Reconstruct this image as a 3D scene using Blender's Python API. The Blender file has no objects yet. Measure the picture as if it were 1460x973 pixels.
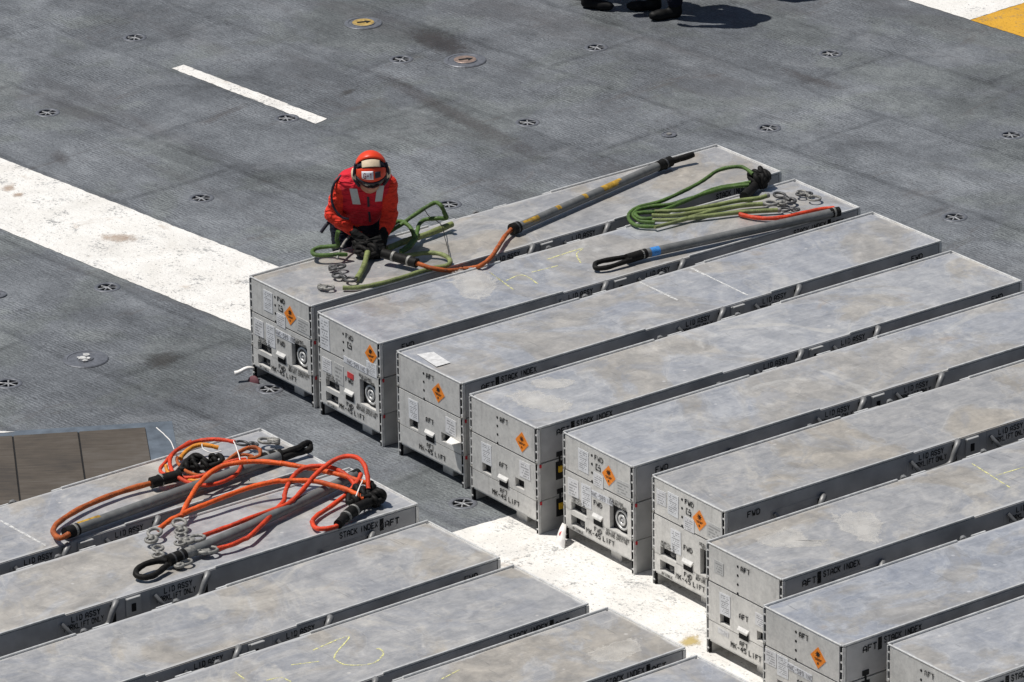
import bpy, bmesh, math, random
import numpy as np
from mathutils import Vector, Matrix, noise
from mathutils.bvhtree import BVHTree

# ------------------------------------------------------------------ camera, sky, sun, exposure
scn = bpy.context.scene
COL = scn.collection
(_r, _u, _b), LENS = ([[0.9998553, -0.00635, -0.0157826], [0.0170122, 0.3732059, 0.9275926], [-0.0, -0.9277268, 0.3732599]], 201.04091488356616)
cam_d = bpy.data.cameras.new('camera'); cam_o = bpy.data.objects.new('camera', cam_d); COL.objects.link(cam_o)
cam_d.lens = LENS; cam_d.sensor_width = 36.0; cam_d.sensor_fit = 'HORIZONTAL'
cam_d.clip_start = 0.5; cam_d.clip_end = 2000
cam_o.matrix_world = Matrix(((_r[0], _u[0], _b[0], 0), (_r[1], _u[1], _b[1], -34), (_r[2], _u[2], _b[2], 14.4), (0, 0, 0, 1)))
scn.camera = cam_o

SUN_EL, SUN_AZ = math.radians(66), math.radians(-80)      # azimuth clockwise from +Y
world = bpy.data.worlds.new('World'); scn.world = world; world.use_nodes = True
wn = world.node_tree.nodes; wl = world.node_tree.links
sky = wn.new('ShaderNodeTexSky'); sky.sky_type = 'NISHITA'; sky.sun_disc = False
sky.sun_elevation = SUN_EL; sky.sun_rotation = SUN_AZ
wn['Background'].inputs[1].default_value = 0.05
wl.new(sky.outputs[0], wn['Background'].inputs[0])
sd = bpy.data.lights.new('sun', 'SUN'); so = bpy.data.objects.new('sun', sd); COL.objects.link(so)
sd.energy = 5.0; sd.angle = math.radians(0.53); sd.color = (1.0, 0.965, 0.91)
to_sun = Vector((math.sin(SUN_AZ)*math.cos(SUN_EL), math.cos(SUN_AZ)*math.cos(SUN_EL), math.sin(SUN_EL)))
so.rotation_euler = to_sun.to_track_quat('Z', 'Y').to_euler(); so.location = to_sun*60
scn.view_settings.view_transform = 'Standard'; scn.view_settings.look = 'None'
scn.view_settings.exposure = -0.09; scn.view_settings.gamma = 1.0
scn.render.engine = 'CYCLES'

# ------------------------------------------------------------------ measured positions (metres)
PADS = [(-2.901, 8.259, 0.0), (0.689, 7.837, 0.0), (2.485, 7.594, 0.0), (-3.461, 6.547, 0.0), (-1.656, 6.331, 0.0), (0.143, 6.147, 0.0), (1.931, 5.934, 0.0), (3.71, 5.692, 0.0), (-2.222, 4.65, 0.0), (-0.436, 4.433, 0.0), (3.159, 4.004, 0.0), (-2.797, 2.914, 0.0), (-3.352, 1.188, 0.0), (-1.607, 1.012, 0.0), (-0.816, 7.634, 0.0), (-0.327, -0.937, 0.0)]
DASH = [(-2.575, 7.511, 0.0), (-2.487, 7.589, 0.0), (-1.356, 6.301, 0.0), (-1.437, 6.196, 0.0)]
BAND = [(-5.507, 7.499, 0.0), (-5.337, 5.961, 0.0), (-1.795, 2.083, 0.0), (-1.714, 3.226, 0.0)]
WHITE2 = [(-0.348, -1.363, 0.0), (-0.063, -1.168, 0.0)]
WY = [(3.107, 8.867, 0.0), (3.619, 8.34, 0.0), (4.072, 8.694, 0.0), (3.996, 7.847, 0.0)]
PLATE = [(-3.347, 0.382, 0.0), (-2.231, 0.486, 0.0), (-3.337, 0.252, 0.0), (-2.399, 0.364, 0.0), (-3.259, 0.307, 0.0), (-2.828, 0.288, 0.0), (-2.376, -0.081, 0.0), (-2.203, -0.088, 0.0), (-3.323, 0.076, 0.0), (-3.243, 0.342, 0.0)]
COVERS = [(-1.123, 8.505, 0.0), (-0.324, 7.575, 0.0), (1.188, 5.818, 0.0), (-2.864, 1.587, 0.0), (-3.552, 2.803, 0.0)]
HEAD = (-0.915, 1.597, 1.33)
J = {'head': (-0.916, 1.598, 1.3), 'neck': (-0.928, 1.627, 1.21), 'rsh': (-1.108, 1.717, 1.17), 'lsh': (-0.808, 1.703, 1.17), 'relb': (-1.184, 1.735, 0.955), 'rwr': (-1.012, 1.635, 0.84), 'lelb': (-0.8, 1.717, 0.955), 'lwr': (-0.848, 1.614, 0.835), 'rhand': (-0.952, 1.592, 0.79), 'lhand': (-0.876, 1.563, 0.785)}
HIP = (-1.002, 1.713, 0.9)
PATCH = [(-1.024, 1.808, 1.05), (-0.858, 1.853, 1.05)]
FEET = [(0.54, 8.987, 0.0), (0.709, 8.838, 0.0), (1.123, 8.626, 0.0), (1.321, 8.599, 0.0), (1.841, 9.162, 0.0), (1.548, 9.09, 0.0)]
CHALK = {'B': [[(-0.141, 1.246, 0.714), (0.015, 0.921, 0.714)], [(-0.03, 1.088, 0.714), (0.077, 1.185, 0.714), (0.177, 1.015, 0.714)], [(0.138, 1.233, 0.714), (0.311, 1.341, 0.714)], [(0.242, 1.46, 0.714), (0.479, 1.657, 0.714), (0.44, 1.555, 0.714), (0.465, 1.385, 0.714)]], 'M': [[(-1.157, -4.617, 0.714), (-0.958, -4.436, 0.714), (-1.021, -4.65, 0.714), (-1.027, -4.744, 0.714), (-0.958, -4.821, 0.714), (-0.82, -4.808, 0.714), (-0.759, -4.698, 0.714), (-0.772, -4.623, 0.714), (-0.8, -4.612, 0.714)], [(-1.274, -4.808, 0.714), (-1.118, -4.768, 0.714)], [(-1.587, -4.888, 0.714), (-1.533, -4.982, 0.714)], [(-1.406, -5.006, 0.714), (-1.329, -4.972, 0.714), (-1.268, -5.029, 0.714)]], 'N': [[(-0.424, -5.026, 0.714), (-0.327, -4.911, 0.714)]], 'G': [[(2.779, -2.101, 0.714), (2.976, -2.474, 0.714)], [(2.908, -2.289, 0.714), (3.088, -2.168, 0.714)]]}
WCHALK = {'C': [[(1.191, 1.261, 0.714), (1.544, 0.75, 0.714)], [(0.846, 1.022, 0.714), (1.084, 0.684, 0.714)]], 'J': [[(-3.074, -2.71, 0.714), (-2.775, -3.093, 0.714)]]}
WPAPER = [(-0.61, -0.18, 0.715), (-0.503, -0.149, 0.715), (-0.394, -0.344, 0.715), (-0.483, -0.411, 0.715)]
STAIN = {'D': [[(0.016, -0.904, 0.712), (0.126, -0.851, 0.712), (0.3, -0.996, 0.712), (0.312, -1.088, 0.712), (0.232, -1.176, 0.712), (0.146, -1.104, 0.712), (0.059, -1.043, 0.712)], [(0.137, -0.678, 0.712), (0.239, -0.624, 0.712), (0.358, -0.688, 0.712), (0.304, -0.766, 0.712), (0.171, -0.772, 0.712)]], 'G': [[(1.447, -3.184, 0.712), (1.619, -3.059, 0.712), (1.735, -3.217, 0.712), (1.818, -3.2, 0.712), (1.71, -3.287, 0.712), (1.505, -3.268, 0.712)], [(1.919, -2.896, 0.712), (2.09, -2.831, 0.712), (2.153, -3.009, 0.712), (2.107, -3.212, 0.712), (2.027, -3.168, 0.712), (1.951, -3.052, 0.712)]], 'N': [[(0.441, -4.733, 0.712), (0.567, -4.588, 0.712), (0.667, -4.573, 0.712), (0.692, -4.668, 0.712), (0.602, -4.786, 0.712), (0.482, -4.818, 0.712)]], 'B': [[(-0.372, 1.173, 0.712), (-0.224, 1.256, 0.712), (-0.123, 1.098, 0.712), (-0.151, 0.846, 0.712), (-0.261, 0.789, 0.712), (-0.339, 0.956, 0.712)]]}
DSTAIN = {'soot': [[(-0.714, 8.297, 0.0), (-0.533, 8.287, 0.0), (-0.341, 7.991, 0.0), (-0.298, 7.722, 0.0), (-0.449, 7.697, 0.0), (-0.64, 7.94, 0.0), (-0.751, 8.13, 0.0)]], 'scuff': [[(-2.45, 1.581, 0.0), (-2.337, 1.689, 0.0), (-2.235, 1.621, 0.0), (-2.301, 1.437, 0.0), (-2.418, 1.43, 0.0)], [(-1.269, 6.879, 0.0), (-1.175, 6.97, 0.0), (-1.163, 6.905, 0.0), (-1.241, 6.814, 0.0)]], 'rust': [[(-2.896, 3.901, 0.0), (-2.798, 3.938, 0.0), (-2.672, 3.904, 0.0), (-2.657, 3.82, 0.0), (-2.764, 3.783, 0.0), (-2.877, 3.844, 0.0)], [(-3.673, 4.967, 0.0), (-3.609, 4.994, 0.0), (-3.592, 4.905, 0.0), (-3.649, 4.849, 0.0)], [(-3.584, 4.803, 0.0), (-3.524, 4.814, 0.0), (-3.529, 4.742, 0.0), (-3.58, 4.744, 0.0)]], 'ochre': [[(0.995, -3.025, 0.0), (1.067, -2.988, 0.0), (1.08, -3.087, 0.0), (1.02, -3.125, 0.0), (0.98, -3.083, 0.0)]], 'brown': [[(0.74, 5.252, 0.0), (1.186, 4.788, 0.0), (1.527, 4.439, 0.0), (1.471, 4.298, 0.0), (1.03, 4.65, 0.0), (0.635, 5.139, 0.0)], [(2.124, 7.268, 0.0), (2.326, 7.063, 0.0), (2.528, 6.86, 0.0), (2.469, 6.767, 0.0), (2.165, 7.039, 0.0)], [(-0.875, 7.228, 0.0), (-0.551, 6.731, 0.0), (-0.181, 6.164, 0.0), (0.179, 5.58, 0.0), (0.075, 5.495, 0.0), (-0.338, 6.094, 0.0), (-0.71, 6.707, 0.0), (-0.927, 7.102, 0.0)], [(-3.341, 5.71, 0.0), (-3.226, 5.538, 0.0), (-3.278, 5.391, 0.0), (-3.373, 5.576, 0.0)]]}
FLAG_A = [(-1.772, 1.18, 0.1)]
GREEN = {'olive': [(-0.826, 1.602, 0.752), (-0.722, 1.721, 0.752), (-0.557, 1.868, 0.752), (-0.391, 2.049, 0.752)], 'loop1': [(-1.142, 1.505, 0.922), (-1.153, 1.519, 0.862), (-1.146, 1.526, 0.812), (-1.206, 1.564, 0.792), (-1.28, 1.569, 0.782), (-1.318, 1.531, 0.772), (-1.3, 1.469, 0.772), (-1.226, 1.453, 0.772), (-1.146, 1.466, 0.772), (-1.088, 1.485, 0.762)], 'loop2': [(-0.821, 1.775, 0.802), (-0.733, 1.865, 0.822), (-0.666, 1.897, 0.862), (-0.566, 1.975, 0.902), (-0.499, 2.014, 0.922), (-0.46, 1.975, 0.912), (-0.435, 1.976, 0.852), (-0.428, 1.985, 0.822), (-0.489, 1.979, 0.822), (-0.568, 1.987, 0.812), (-0.61, 1.927, 0.802), (-0.623, 1.824, 0.782), (-0.638, 1.695, 0.772), (-0.676, 1.593, 0.762), (-0.731, 1.53, 0.752)], 'loop3': [(-0.822, 1.807, 0.792), (-0.778, 1.883, 0.822), (-0.734, 1.91, 0.832), (-0.677, 1.82, 0.832), (-0.646, 1.741, 0.802), (-0.653, 1.711, 0.772), (-0.688, 1.615, 0.762), (-0.731, 1.56, 0.752)], 'tail': [(-0.773, 1.409, 0.772), (-0.664, 1.457, 0.762), (-0.576, 1.516, 0.752), (-0.488, 1.506, 0.752), (-0.422, 1.451, 0.747), (-0.4, 1.371, 0.742), (-0.427, 1.318, 0.736), (-0.498, 1.285, 0.736), (-0.596, 1.22, 0.736), (-0.705, 1.126, 0.736), (-0.813, 1.044, 0.736), (-0.921, 0.98, 0.736), (-1.007, 0.948, 0.736), (-1.105, 0.947, 0.736)], 'stub': [(-0.95, 1.494, 0.772), (-0.965, 1.363, 0.752), (-0.99, 1.203, 0.744), (-1.015, 1.089, 0.742)], 'conn': [(-0.85, 1.422, 0.792), (-0.773, 1.383, 0.782), (-0.695, 1.331, 0.777), (-0.62, 1.28, 0.772)], 'clamps': [(-0.776, 1.386, 0.782), (-0.671, 1.317, 0.775)], 'hose': [(-0.623, 1.28, 0.772), (-0.519, 1.236, 0.752), (-0.411, 1.263, 0.722), (-0.324, 1.36, 0.692), (-0.391, 1.405, 0.677), (-0.303, 1.396, 0.682), (-0.236, 1.339, 0.712), (-0.202, 1.292, 0.742), (-0.155, 1.353, 0.752), (-0.114, 1.472, 0.752), (-0.073, 1.648, 0.752), (-0.032, 1.816, 0.752), (0.009, 1.924, 0.757)], 'hookA': [(-1.17, 0.947, 0.736), (-1.258, 0.981, 0.736)], 'hookB': [(-1.031, 1.064, 0.74), (-1.165, 1.191, 0.74)], 'hookC': [(-1.101, 1.309, 0.752), (-1.195, 1.293, 0.742)], 'blob': [(-1.039, 1.666, 0.772), (-0.979, 1.602, 0.772), (-0.921, 1.634, 0.782), (-0.89, 1.521, 0.762), (-0.948, 1.488, 0.752), (-1.008, 1.552, 0.752)], 'strap': [(-1.068, 1.681, 0.822), (-1.104, 1.612, 0.802), (-1.135, 1.501, 0.782), (-1.153, 1.437, 0.752)], 'wire': [(-0.574, 1.948, 0.902), (-0.539, 2.011, 0.822), (-0.465, 1.966, 0.782), (-0.435, 1.773, 0.752), (-0.405, 1.468, 0.742)]}
POLE_A = {'pole': [(0.051, 1.949, 0.758), (1.034, 3.101, 0.758)], 'cap': [(0.01, 1.914, 0.758), (0.057, 1.959, 0.758)], 'collar': [(1.028, 3.085, 0.76), (1.118, 3.18, 0.762)], 'eye': [(1.112, 3.169, 0.762), (1.199, 3.223, 0.767), (1.28, 3.269, 0.777)], 'tape': [(0.079, 1.984, 0.758), (0.182, 2.104, 0.758), (0.309, 2.25, 0.758), (0.336, 2.28, 0.758), (0.495, 2.469, 0.758), (0.518, 2.494, 0.758), (0.627, 2.622, 0.758), (0.76, 2.783, 0.758)]}
GREEN2 = {'r1': [(1.67, 2.733, 0.822), (1.608, 2.812, 0.842), (1.533, 2.826, 0.842), (1.429, 2.81, 0.822), (1.312, 2.68, 0.792), (1.176, 2.542, 0.772), (1.023, 2.416, 0.752), (0.89, 2.354, 0.742), (0.818, 2.265, 0.737), (0.803, 2.127, 0.736), (0.853, 2.005, 0.736), (0.972, 1.978, 0.736)], 'r2': [(1.649, 2.68, 0.782), (1.536, 2.658, 0.772), (1.403, 2.622, 0.762), (1.268, 2.5, 0.752), (1.115, 2.396, 0.742), (0.965, 2.364, 0.737), (0.871, 2.308, 0.736), (0.834, 2.204, 0.736), (0.883, 2.087, 0.736), (0.975, 2.061, 0.736)], 'r3': [(1.637, 2.627, 0.782), (1.477, 2.608, 0.772), (1.305, 2.509, 0.762), (1.151, 2.368, 0.752), (1.017, 2.232, 0.752), (0.905, 2.211, 0.752), (0.849, 2.182, 0.752), (0.884, 2.096, 0.752), (0.957, 2.093, 0.752)], 'l1': [(0.979, 2.215, 0.757), (1.165, 2.227, 0.757), (1.353, 2.292, 0.757), (1.543, 2.388, 0.757), (1.694, 2.434, 0.757), (1.755, 2.471, 0.762)], 'l2': [(0.972, 1.952, 0.742), (1.103, 2.039, 0.742), (1.255, 2.152, 0.742), (1.408, 2.266, 0.742), (1.578, 2.337, 0.742), (1.728, 2.366, 0.742)], 'l3': [(0.957, 2.088, 0.742), (1.123, 2.09, 0.742), (1.348, 2.153, 0.742), (1.535, 2.207, 0.742), (1.684, 2.226, 0.742), (1.824, 2.24, 0.742)], 'l4': [(0.96, 2.187, 0.74), (1.126, 2.179, 0.74), (1.314, 2.249, 0.74), (1.464, 2.295, 0.74)], 'red': [(1.553, 2.19, 0.736), (1.624, 2.135, 0.736), (1.734, 2.098, 0.736), (1.864, 2.123, 0.736), (1.998, 2.195, 0.738), (2.112, 2.248, 0.74), (2.198, 2.259, 0.742)], 'cluster': [(1.649, 2.782, 0.782), (1.696, 2.778, 0.812), (1.748, 2.783, 0.822), (1.778, 2.744, 0.802), (1.741, 2.714, 0.772), (1.694, 2.716, 0.772)], 'sock': [(1.685, 2.702, 0.752), (1.641, 2.591, 0.752), (1.596, 2.481, 0.752)], 'hook1': [(1.818, 2.524, 0.757), (1.929, 2.38, 0.742)], 'hook2': [(1.74, 2.364, 0.747), (1.882, 2.382, 0.742)], 'hook3': [(1.836, 2.25, 0.742), (1.961, 2.244, 0.742)], 'hook4': [(1.98, 2.602, 0.742), (2.095, 2.416, 0.742)], 'hook5': [(1.96, 2.522, 0.747), (2.064, 2.552, 0.742)]}
POLE_B = {'pole': [(0.891, 1.422, 0.758), (2.169, 2.123, 0.758)], 'collar': [(0.769, 1.342, 0.752), (0.898, 1.427, 0.758)], 'eye': [(0.792, 1.392, 0.752), (0.7, 1.355, 0.752), (0.59, 1.3, 0.752), (0.556, 1.255, 0.747), (0.57, 1.207, 0.742), (0.643, 1.223, 0.742), (0.735, 1.286, 0.747), (0.799, 1.331, 0.752)], 'tip': [(2.156, 2.119, 0.758), (2.225, 2.152, 0.758)], 'tape': [(0.926, 1.44, 0.758), (0.985, 1.473, 0.758)]}
POLE_J = {'pole': [(-2.598, -2.964, 0.758), (-1.435, -1.916, 0.758)], 'cap': [(-2.662, -3.024, 0.758), (-2.593, -2.96, 0.758)], 'tape': [(-2.594, -2.948, 0.758), (-2.469, -2.843, 0.758)], 'end': [(-1.532, -1.946, 0.758), (-1.419, -1.888, 0.758)], 'eye': [(-1.423, -1.885, 0.762), (-1.379, -1.872, 0.772), (-1.319, -1.841, 0.782), (-1.265, -1.778, 0.787), (-1.247, -1.772, 0.772), (-1.25, -1.814, 0.757), (-1.291, -1.829, 0.752), (-1.357, -1.883, 0.752), (-1.407, -1.929, 0.752)], 'hose': [(-2.64, -3.042, 0.762), (-2.684, -3.095, 0.762), (-2.725, -3.035, 0.757), (-2.736, -2.925, 0.752), (-2.696, -2.807, 0.752), (-2.595, -2.64, 0.752), (-2.459, -2.484, 0.752), (-2.32, -2.364, 0.752), (-2.179, -2.28, 0.757)], 'conn': [(-2.194, -2.299, 0.762), (-2.122, -2.26, 0.767), (-2.019, -2.206, 0.772)], 'clamps': [(-2.137, -2.263, 0.765)]}
COIL = {'c1': [(-1.704, -1.827, 0.822), (-1.769, -1.794, 0.822), (-1.847, -1.78, 0.822), (-1.932, -1.781, 0.812), (-2.013, -1.854, 0.812), (-2.072, -1.935, 0.802), (-2.09, -2.036, 0.792), (-2.073, -2.156, 0.782), (-2.031, -2.24, 0.772), (-1.964, -2.322, 0.772), (-1.893, -2.366, 0.772), (-1.824, -2.363, 0.772), (-1.749, -2.314, 0.772), (-1.69, -2.229, 0.772), (-1.661, -2.165, 0.782), (-1.651, -2.132, 0.802)], 'c2': [(-1.977, -1.736, 0.792), (-2.063, -1.853, 0.782), (-2.127, -2.0, 0.762), (-2.148, -2.077, 0.757), (-2.127, -2.148, 0.757), (-2.056, -2.175, 0.752), (-1.97, -2.217, 0.757), (-1.886, -2.22, 0.772), (-1.831, -2.175, 0.782), (-1.751, -2.087, 0.792), (-1.682, -2.06, 0.802), (-1.627, -2.03, 0.792)], 'y1': [(-2.029, -1.98, 0.782), (-2.01, -1.923, 0.792), (-1.964, -1.85, 0.802), (-1.908, -1.836, 0.812), (-1.851, -1.857, 0.812), (-1.801, -1.866, 0.802)], 'y2': [(-2.113, -2.06, 0.772), (-2.106, -2.108, 0.762), (-2.085, -2.139, 0.752), (-2.014, -2.183, 0.747), (-1.941, -2.239, 0.747), (-1.892, -2.244, 0.752)], 'b1': [(-2.052, -1.937, 0.772), (-2.043, -2.004, 0.762), (-1.996, -2.101, 0.757), (-1.938, -2.154, 0.752), (-1.874, -2.183, 0.752)], 'b2': [(-1.759, -2.063, 0.782), (-1.719, -1.999, 0.792), (-1.672, -1.935, 0.802), (-1.618, -1.874, 0.802), (-1.569, -1.876, 0.802), (-1.544, -1.908, 0.792), (-1.554, -1.941, 0.772), (-1.616, -1.974, 0.772)], 'b3': [(-1.741, -2.005, 0.772), (-1.693, -1.959, 0.782), (-1.638, -1.934, 0.782), (-1.589, -1.94, 0.772)], 'cluster': [(-2.024, -2.094, 0.762), (-1.968, -1.941, 0.772), (-1.927, -1.907, 0.772), (-1.854, -1.994, 0.762), (-1.799, -1.936, 0.782), (-1.776, -2.003, 0.772), (-1.866, -2.042, 0.752), (-1.964, -2.055, 0.752)], 'hook1': [(-1.556, -1.665, 0.762), (-1.444, -1.664, 0.752)], 'hook2': [(-1.696, -1.719, 0.772), (-1.569, -1.713, 0.752)], 'tie1': [(-1.71, -1.833, 0.832), (-1.681, -1.964, 0.822), (-1.65, -2.167, 0.817)], 'tie2': [(-1.902, -1.846, 0.822), (-1.894, -1.88, 0.802), (-1.842, -1.918, 0.792), (-1.779, -1.936, 0.812)], 'tie3': [(-2.194, -1.579, 0.822), (-2.14, -1.691, 0.822), (-2.096, -1.801, 0.822), (-2.07, -1.905, 0.812)]}
ORANGE = {'o1': [(-1.985, -2.841, 0.772), (-1.965, -2.742, 0.792), (-1.929, -2.599, 0.812), (-1.887, -2.45, 0.822), (-1.83, -2.318, 0.832), (-1.75, -2.239, 0.842), (-1.646, -2.214, 0.852), (-1.521, -2.21, 0.852), (-1.401, -2.242, 0.852), (-1.41, -2.239, 0.852), (-1.313, -2.261, 0.842), (-1.217, -2.285, 0.832), (-1.113, -2.322, 0.822), (-1.009, -2.369, 0.812), (-0.934, -2.414, 0.802), (-0.89, -2.421, 0.792)], 'o2': [(-2.111, -2.999, 0.762), (-2.056, -2.874, 0.762), (-2.003, -2.831, 0.772), (-1.93, -2.763, 0.782), (-1.836, -2.696, 0.792), (-1.703, -2.586, 0.802), (-1.568, -2.493, 0.812), (-1.431, -2.444, 0.822), (-1.389, -2.444, 0.822), (-1.309, -2.439, 0.822), (-1.205, -2.452, 0.822), (-1.109, -2.485, 0.812), (-1.005, -2.541, 0.802), (-0.946, -2.594, 0.792), (-0.901, -2.628, 0.782)], 'o3': [(-1.844, -3.076, 0.752), (-1.769, -3.022, 0.757), (-1.666, -2.953, 0.767), (-1.559, -2.87, 0.777), (-1.396, -2.744, 0.782), (-1.332, -2.678, 0.792), (-1.269, -2.562, 0.812), (-1.205, -2.43, 0.842), (-1.133, -2.335, 0.872), (-1.059, -2.296, 0.902), (-0.992, -2.312, 0.922), (-0.932, -2.357, 0.922), (-0.894, -2.434, 0.902), (-0.878, -2.509, 0.862), (-0.874, -2.56, 0.812)], 'o4': [(-1.753, -3.271, 0.752), (-1.672, -3.231, 0.757), (-1.602, -3.164, 0.762), (-1.551, -3.095, 0.767), (-1.391, -2.667, 0.772), (-1.376, -2.566, 0.792), (-1.353, -2.447, 0.812), (-1.311, -2.346, 0.832), (-1.253, -2.288, 0.842), (-1.172, -2.29, 0.852), (-1.09, -2.304, 0.842), (-1.024, -2.345, 0.822), (-0.979, -2.403, 0.802), (-0.956, -2.45, 0.782)], 'o5': [(-0.924, -2.358, 0.822), (-0.934, -2.409, 0.812), (-0.97, -2.491, 0.792), (-1.021, -2.549, 0.762), (-1.107, -2.665, 0.742), (-1.177, -2.776, 0.74), (-1.205, -2.874, 0.74), (-1.18, -2.966, 0.74), (-1.121, -2.977, 0.74), (-1.071, -2.957, 0.742), (-1.038, -2.936, 0.752)], 'conn': [(-1.049, -2.956, 0.757), (-1.0, -2.843, 0.762), (-0.944, -2.747, 0.767), (-0.872, -2.659, 0.767), (-0.836, -2.599, 0.772)], 'clamps': [(-1.005, -2.857, 0.762), (-0.958, -2.774, 0.767)], 'cluster': [(-0.983, -2.638, 0.752), (-0.977, -2.523, 0.782), (-0.904, -2.522, 0.772), (-0.822, -2.53, 0.782), (-0.785, -2.582, 0.772), (-0.829, -2.626, 0.752), (-0.887, -2.601, 0.782), (-0.845, -2.483, 0.802)], 'pole': [(-1.942, -3.357, 0.758), (-1.582, -2.977, 0.758), (-0.961, -2.226, 0.758)], 'polecap': [(-0.983, -2.244, 0.758), (-0.945, -2.199, 0.758)], 'collar': [(-2.036, -3.447, 0.758), (-1.942, -3.357, 0.758)], 'tag': [(-1.952, -3.367, 0.758), (-1.889, -3.301, 0.758)], 'eye': [(-2.041, -3.456, 0.762), (-2.095, -3.465, 0.767), (-2.164, -3.509, 0.767), (-2.21, -3.571, 0.757), (-2.205, -3.622, 0.747), (-2.158, -3.64, 0.742), (-2.11, -3.615, 0.742), (-2.069, -3.555, 0.747), (-2.033, -3.499, 0.757)], 'hookA': [(-1.997, -2.87, 0.767), (-1.973, -3.043, 0.752)], 'hookA2': [(-1.973, -3.043, 0.752), (-1.976, -3.207, 0.752)], 'hookB': [(-2.124, -3.002, 0.767), (-2.156, -3.159, 0.752)], 'hookB2': [(-2.103, -3.215, 0.752), (-2.095, -3.378, 0.752)], 'hookC': [(-1.844, -3.09, 0.752), (-1.957, -3.153, 0.752)], 'hookD': [(-1.759, -3.27, 0.752), (-1.862, -3.307, 0.752)], 'hookD2': [(-1.907, -3.403, 0.742), (-1.986, -3.483, 0.737)], 'tie': [(-0.91, -2.475, 0.832), (-0.931, -2.581, 0.822), (-0.948, -2.668, 0.812)]}
YAW = 36.5
BOXES = {'A': (.075, 2.145, 36.86), 'B': (.558, 1.446, 35.83), 'C': (1.070, .764, 36.54), 'D': (1.538, .015, 36.39),
         'E': (2.119, -.619, 36.2), 'F': (2.652, -1.326, 36.0), 'G': (2.937, -2.314, 36.36), 'H': (3.225, -3.228, 36.59),
         'I': (3.901, -3.770, 36.56), 'J': (-2.951, -2.841, 36.56), 'K': (-2.387, -3.484, 36.56), 'L': (-1.888, -4.318, 37.3),
         'M': (-1.383, -4.984, 37.2), 'N': (-.847, -5.602, 37.23), 'O': (-.36, -6.27, 37.2)}
T = .712
rnd = random.Random(7)
pa = math.radians(YAW)
DA = Vector((math.cos(pa), math.sin(pa), 0)); DB = Vector((math.sin(pa), -math.cos(pa), 0))

# ------------------------------------------------------------------ helpers: objects
def obj(name, me, mat=None, parent=None):
    o = bpy.data.objects.new(name, me); COL.objects.link(o)
    if mat is not None and me is not None and len(me.materials) == 0:
        for m in (mat if isinstance(mat, (list, tuple)) else [mat]): me.materials.append(m)
    if parent: o.parent = parent
    return o
def empty(name, loc=(0, 0, 0), rz=0, parent=None):
    o = obj(name, None, parent=parent); o.location = loc; o.rotation_euler = (0, 0, rz); o.empty_display_size = .1
    return o
def tag(o, label, cat, group=None):
    o['label'] = label; o['category'] = cat
    if group: o['group'] = group
    return o
def structure(o): o['kind'] = 'structure'; return o

class MB:
    def __init__(s): s.v = []; s.f = []; s.m = []; s.sm = []
    def add(s, vs, fs, mi=0, smooth=False):
        b = len(s.v); s.v += [tuple(v) for v in vs]
        for f in fs: s.f.append(tuple(b+i for i in f)); s.m.append(mi); s.sm.append(smooth)
        return s
    def box(s, lo, hi, mi=0):
        x0, y0, z0 = lo; x1, y1, z1 = hi
        return s.add([(x0,y0,z0),(x1,y0,z0),(x1,y1,z0),(x0,y1,z0),(x0,y0,z1),(x1,y0,z1),(x1,y1,z1),(x0,y1,z1)],
                     [(0,3,2,1),(4,5,6,7),(0,1,5,4),(1,2,6,5),(2,3,7,6),(3,0,4,7)], mi)
    def prism(s, poly, z0, z1, mi=0):
        n = len(poly); vs = [(p[0],p[1],z0) for p in poly]+[(p[0],p[1],z1) for p in poly]
        fs = [tuple(range(n-1,-1,-1)), tuple(range(n,2*n))]+[(i,(i+1)%n,n+(i+1)%n,n+i) for i in range(n)]
        return s.add(vs, fs, mi)
    def tube(s, pts, r, seg=10, closed=False, mi=0, caps=True):
        P = [Vector(p) for p in pts]; n = len(P)
        rr = r if isinstance(r, (list, tuple)) else [r]*n
        up = None; rings = []
        for i in range(n):
            if closed: t = P[(i+1)%n]-P[i-1]
            else: t = P[min(i+1,n-1)]-P[max(i-1,0)]
            if t.length < 1e-9: t = Vector((1,0,0))
            t.normalize()
            if up is None: up = Vector((0,0,1)) if abs(t.z) < .9 else Vector((1,0,0))
            x = up.cross(t); x.normalize(); y = t.cross(x); up = y
            rings.append([P[i]+(x*math.cos(a)+y*math.sin(a))*rr[i] for a in (2*math.pi*k/seg for k in range(seg))])
        vs = [v for g in rings for v in g]; fs = []
        for i in range(n if closed else n-1):
            j = (i+1)%n
            for k in range(seg): fs.append((i*seg+k, i*seg+(k+1)%seg, j*seg+(k+1)%seg, j*seg+k))
        s.add(vs, fs, mi, True)
        if caps and not closed:
            s.add(rings[0], [tuple(range(seg-1,-1,-1))], mi); s.add(rings[-1], [tuple(range(seg))], mi)
        return s
    def lathe(s, prof, seg=24, c=(0,0,0), axis=(0,0,1), mi=0, smooth=True):
        q = Vector((0,0,1)).rotation_difference(Vector(axis)); c = Vector(c); vs = []; fs = []
        for r, z in prof:
            for k in range(seg):
                a = 2*math.pi*k/seg; vs.append(c+q@Vector((r*math.cos(a), r*math.sin(a), z)))
        for i in range(len(prof)-1):
            for k in range(seg): fs.append((i*seg+k, i*seg+(k+1)%seg, (i+1)*seg+(k+1)%seg, (i+1)*seg+k))
        return s.add(vs, fs, mi, smooth)
    def mesh(s, name, merge=False):
        me = bpy.data.meshes.new(name); me.from_pydata(s.v, [], s.f)
        me.polygons.foreach_set('material_index', s.m); me.polygons.foreach_set('use_smooth', s.sm)
        me.update()
        return me
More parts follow.
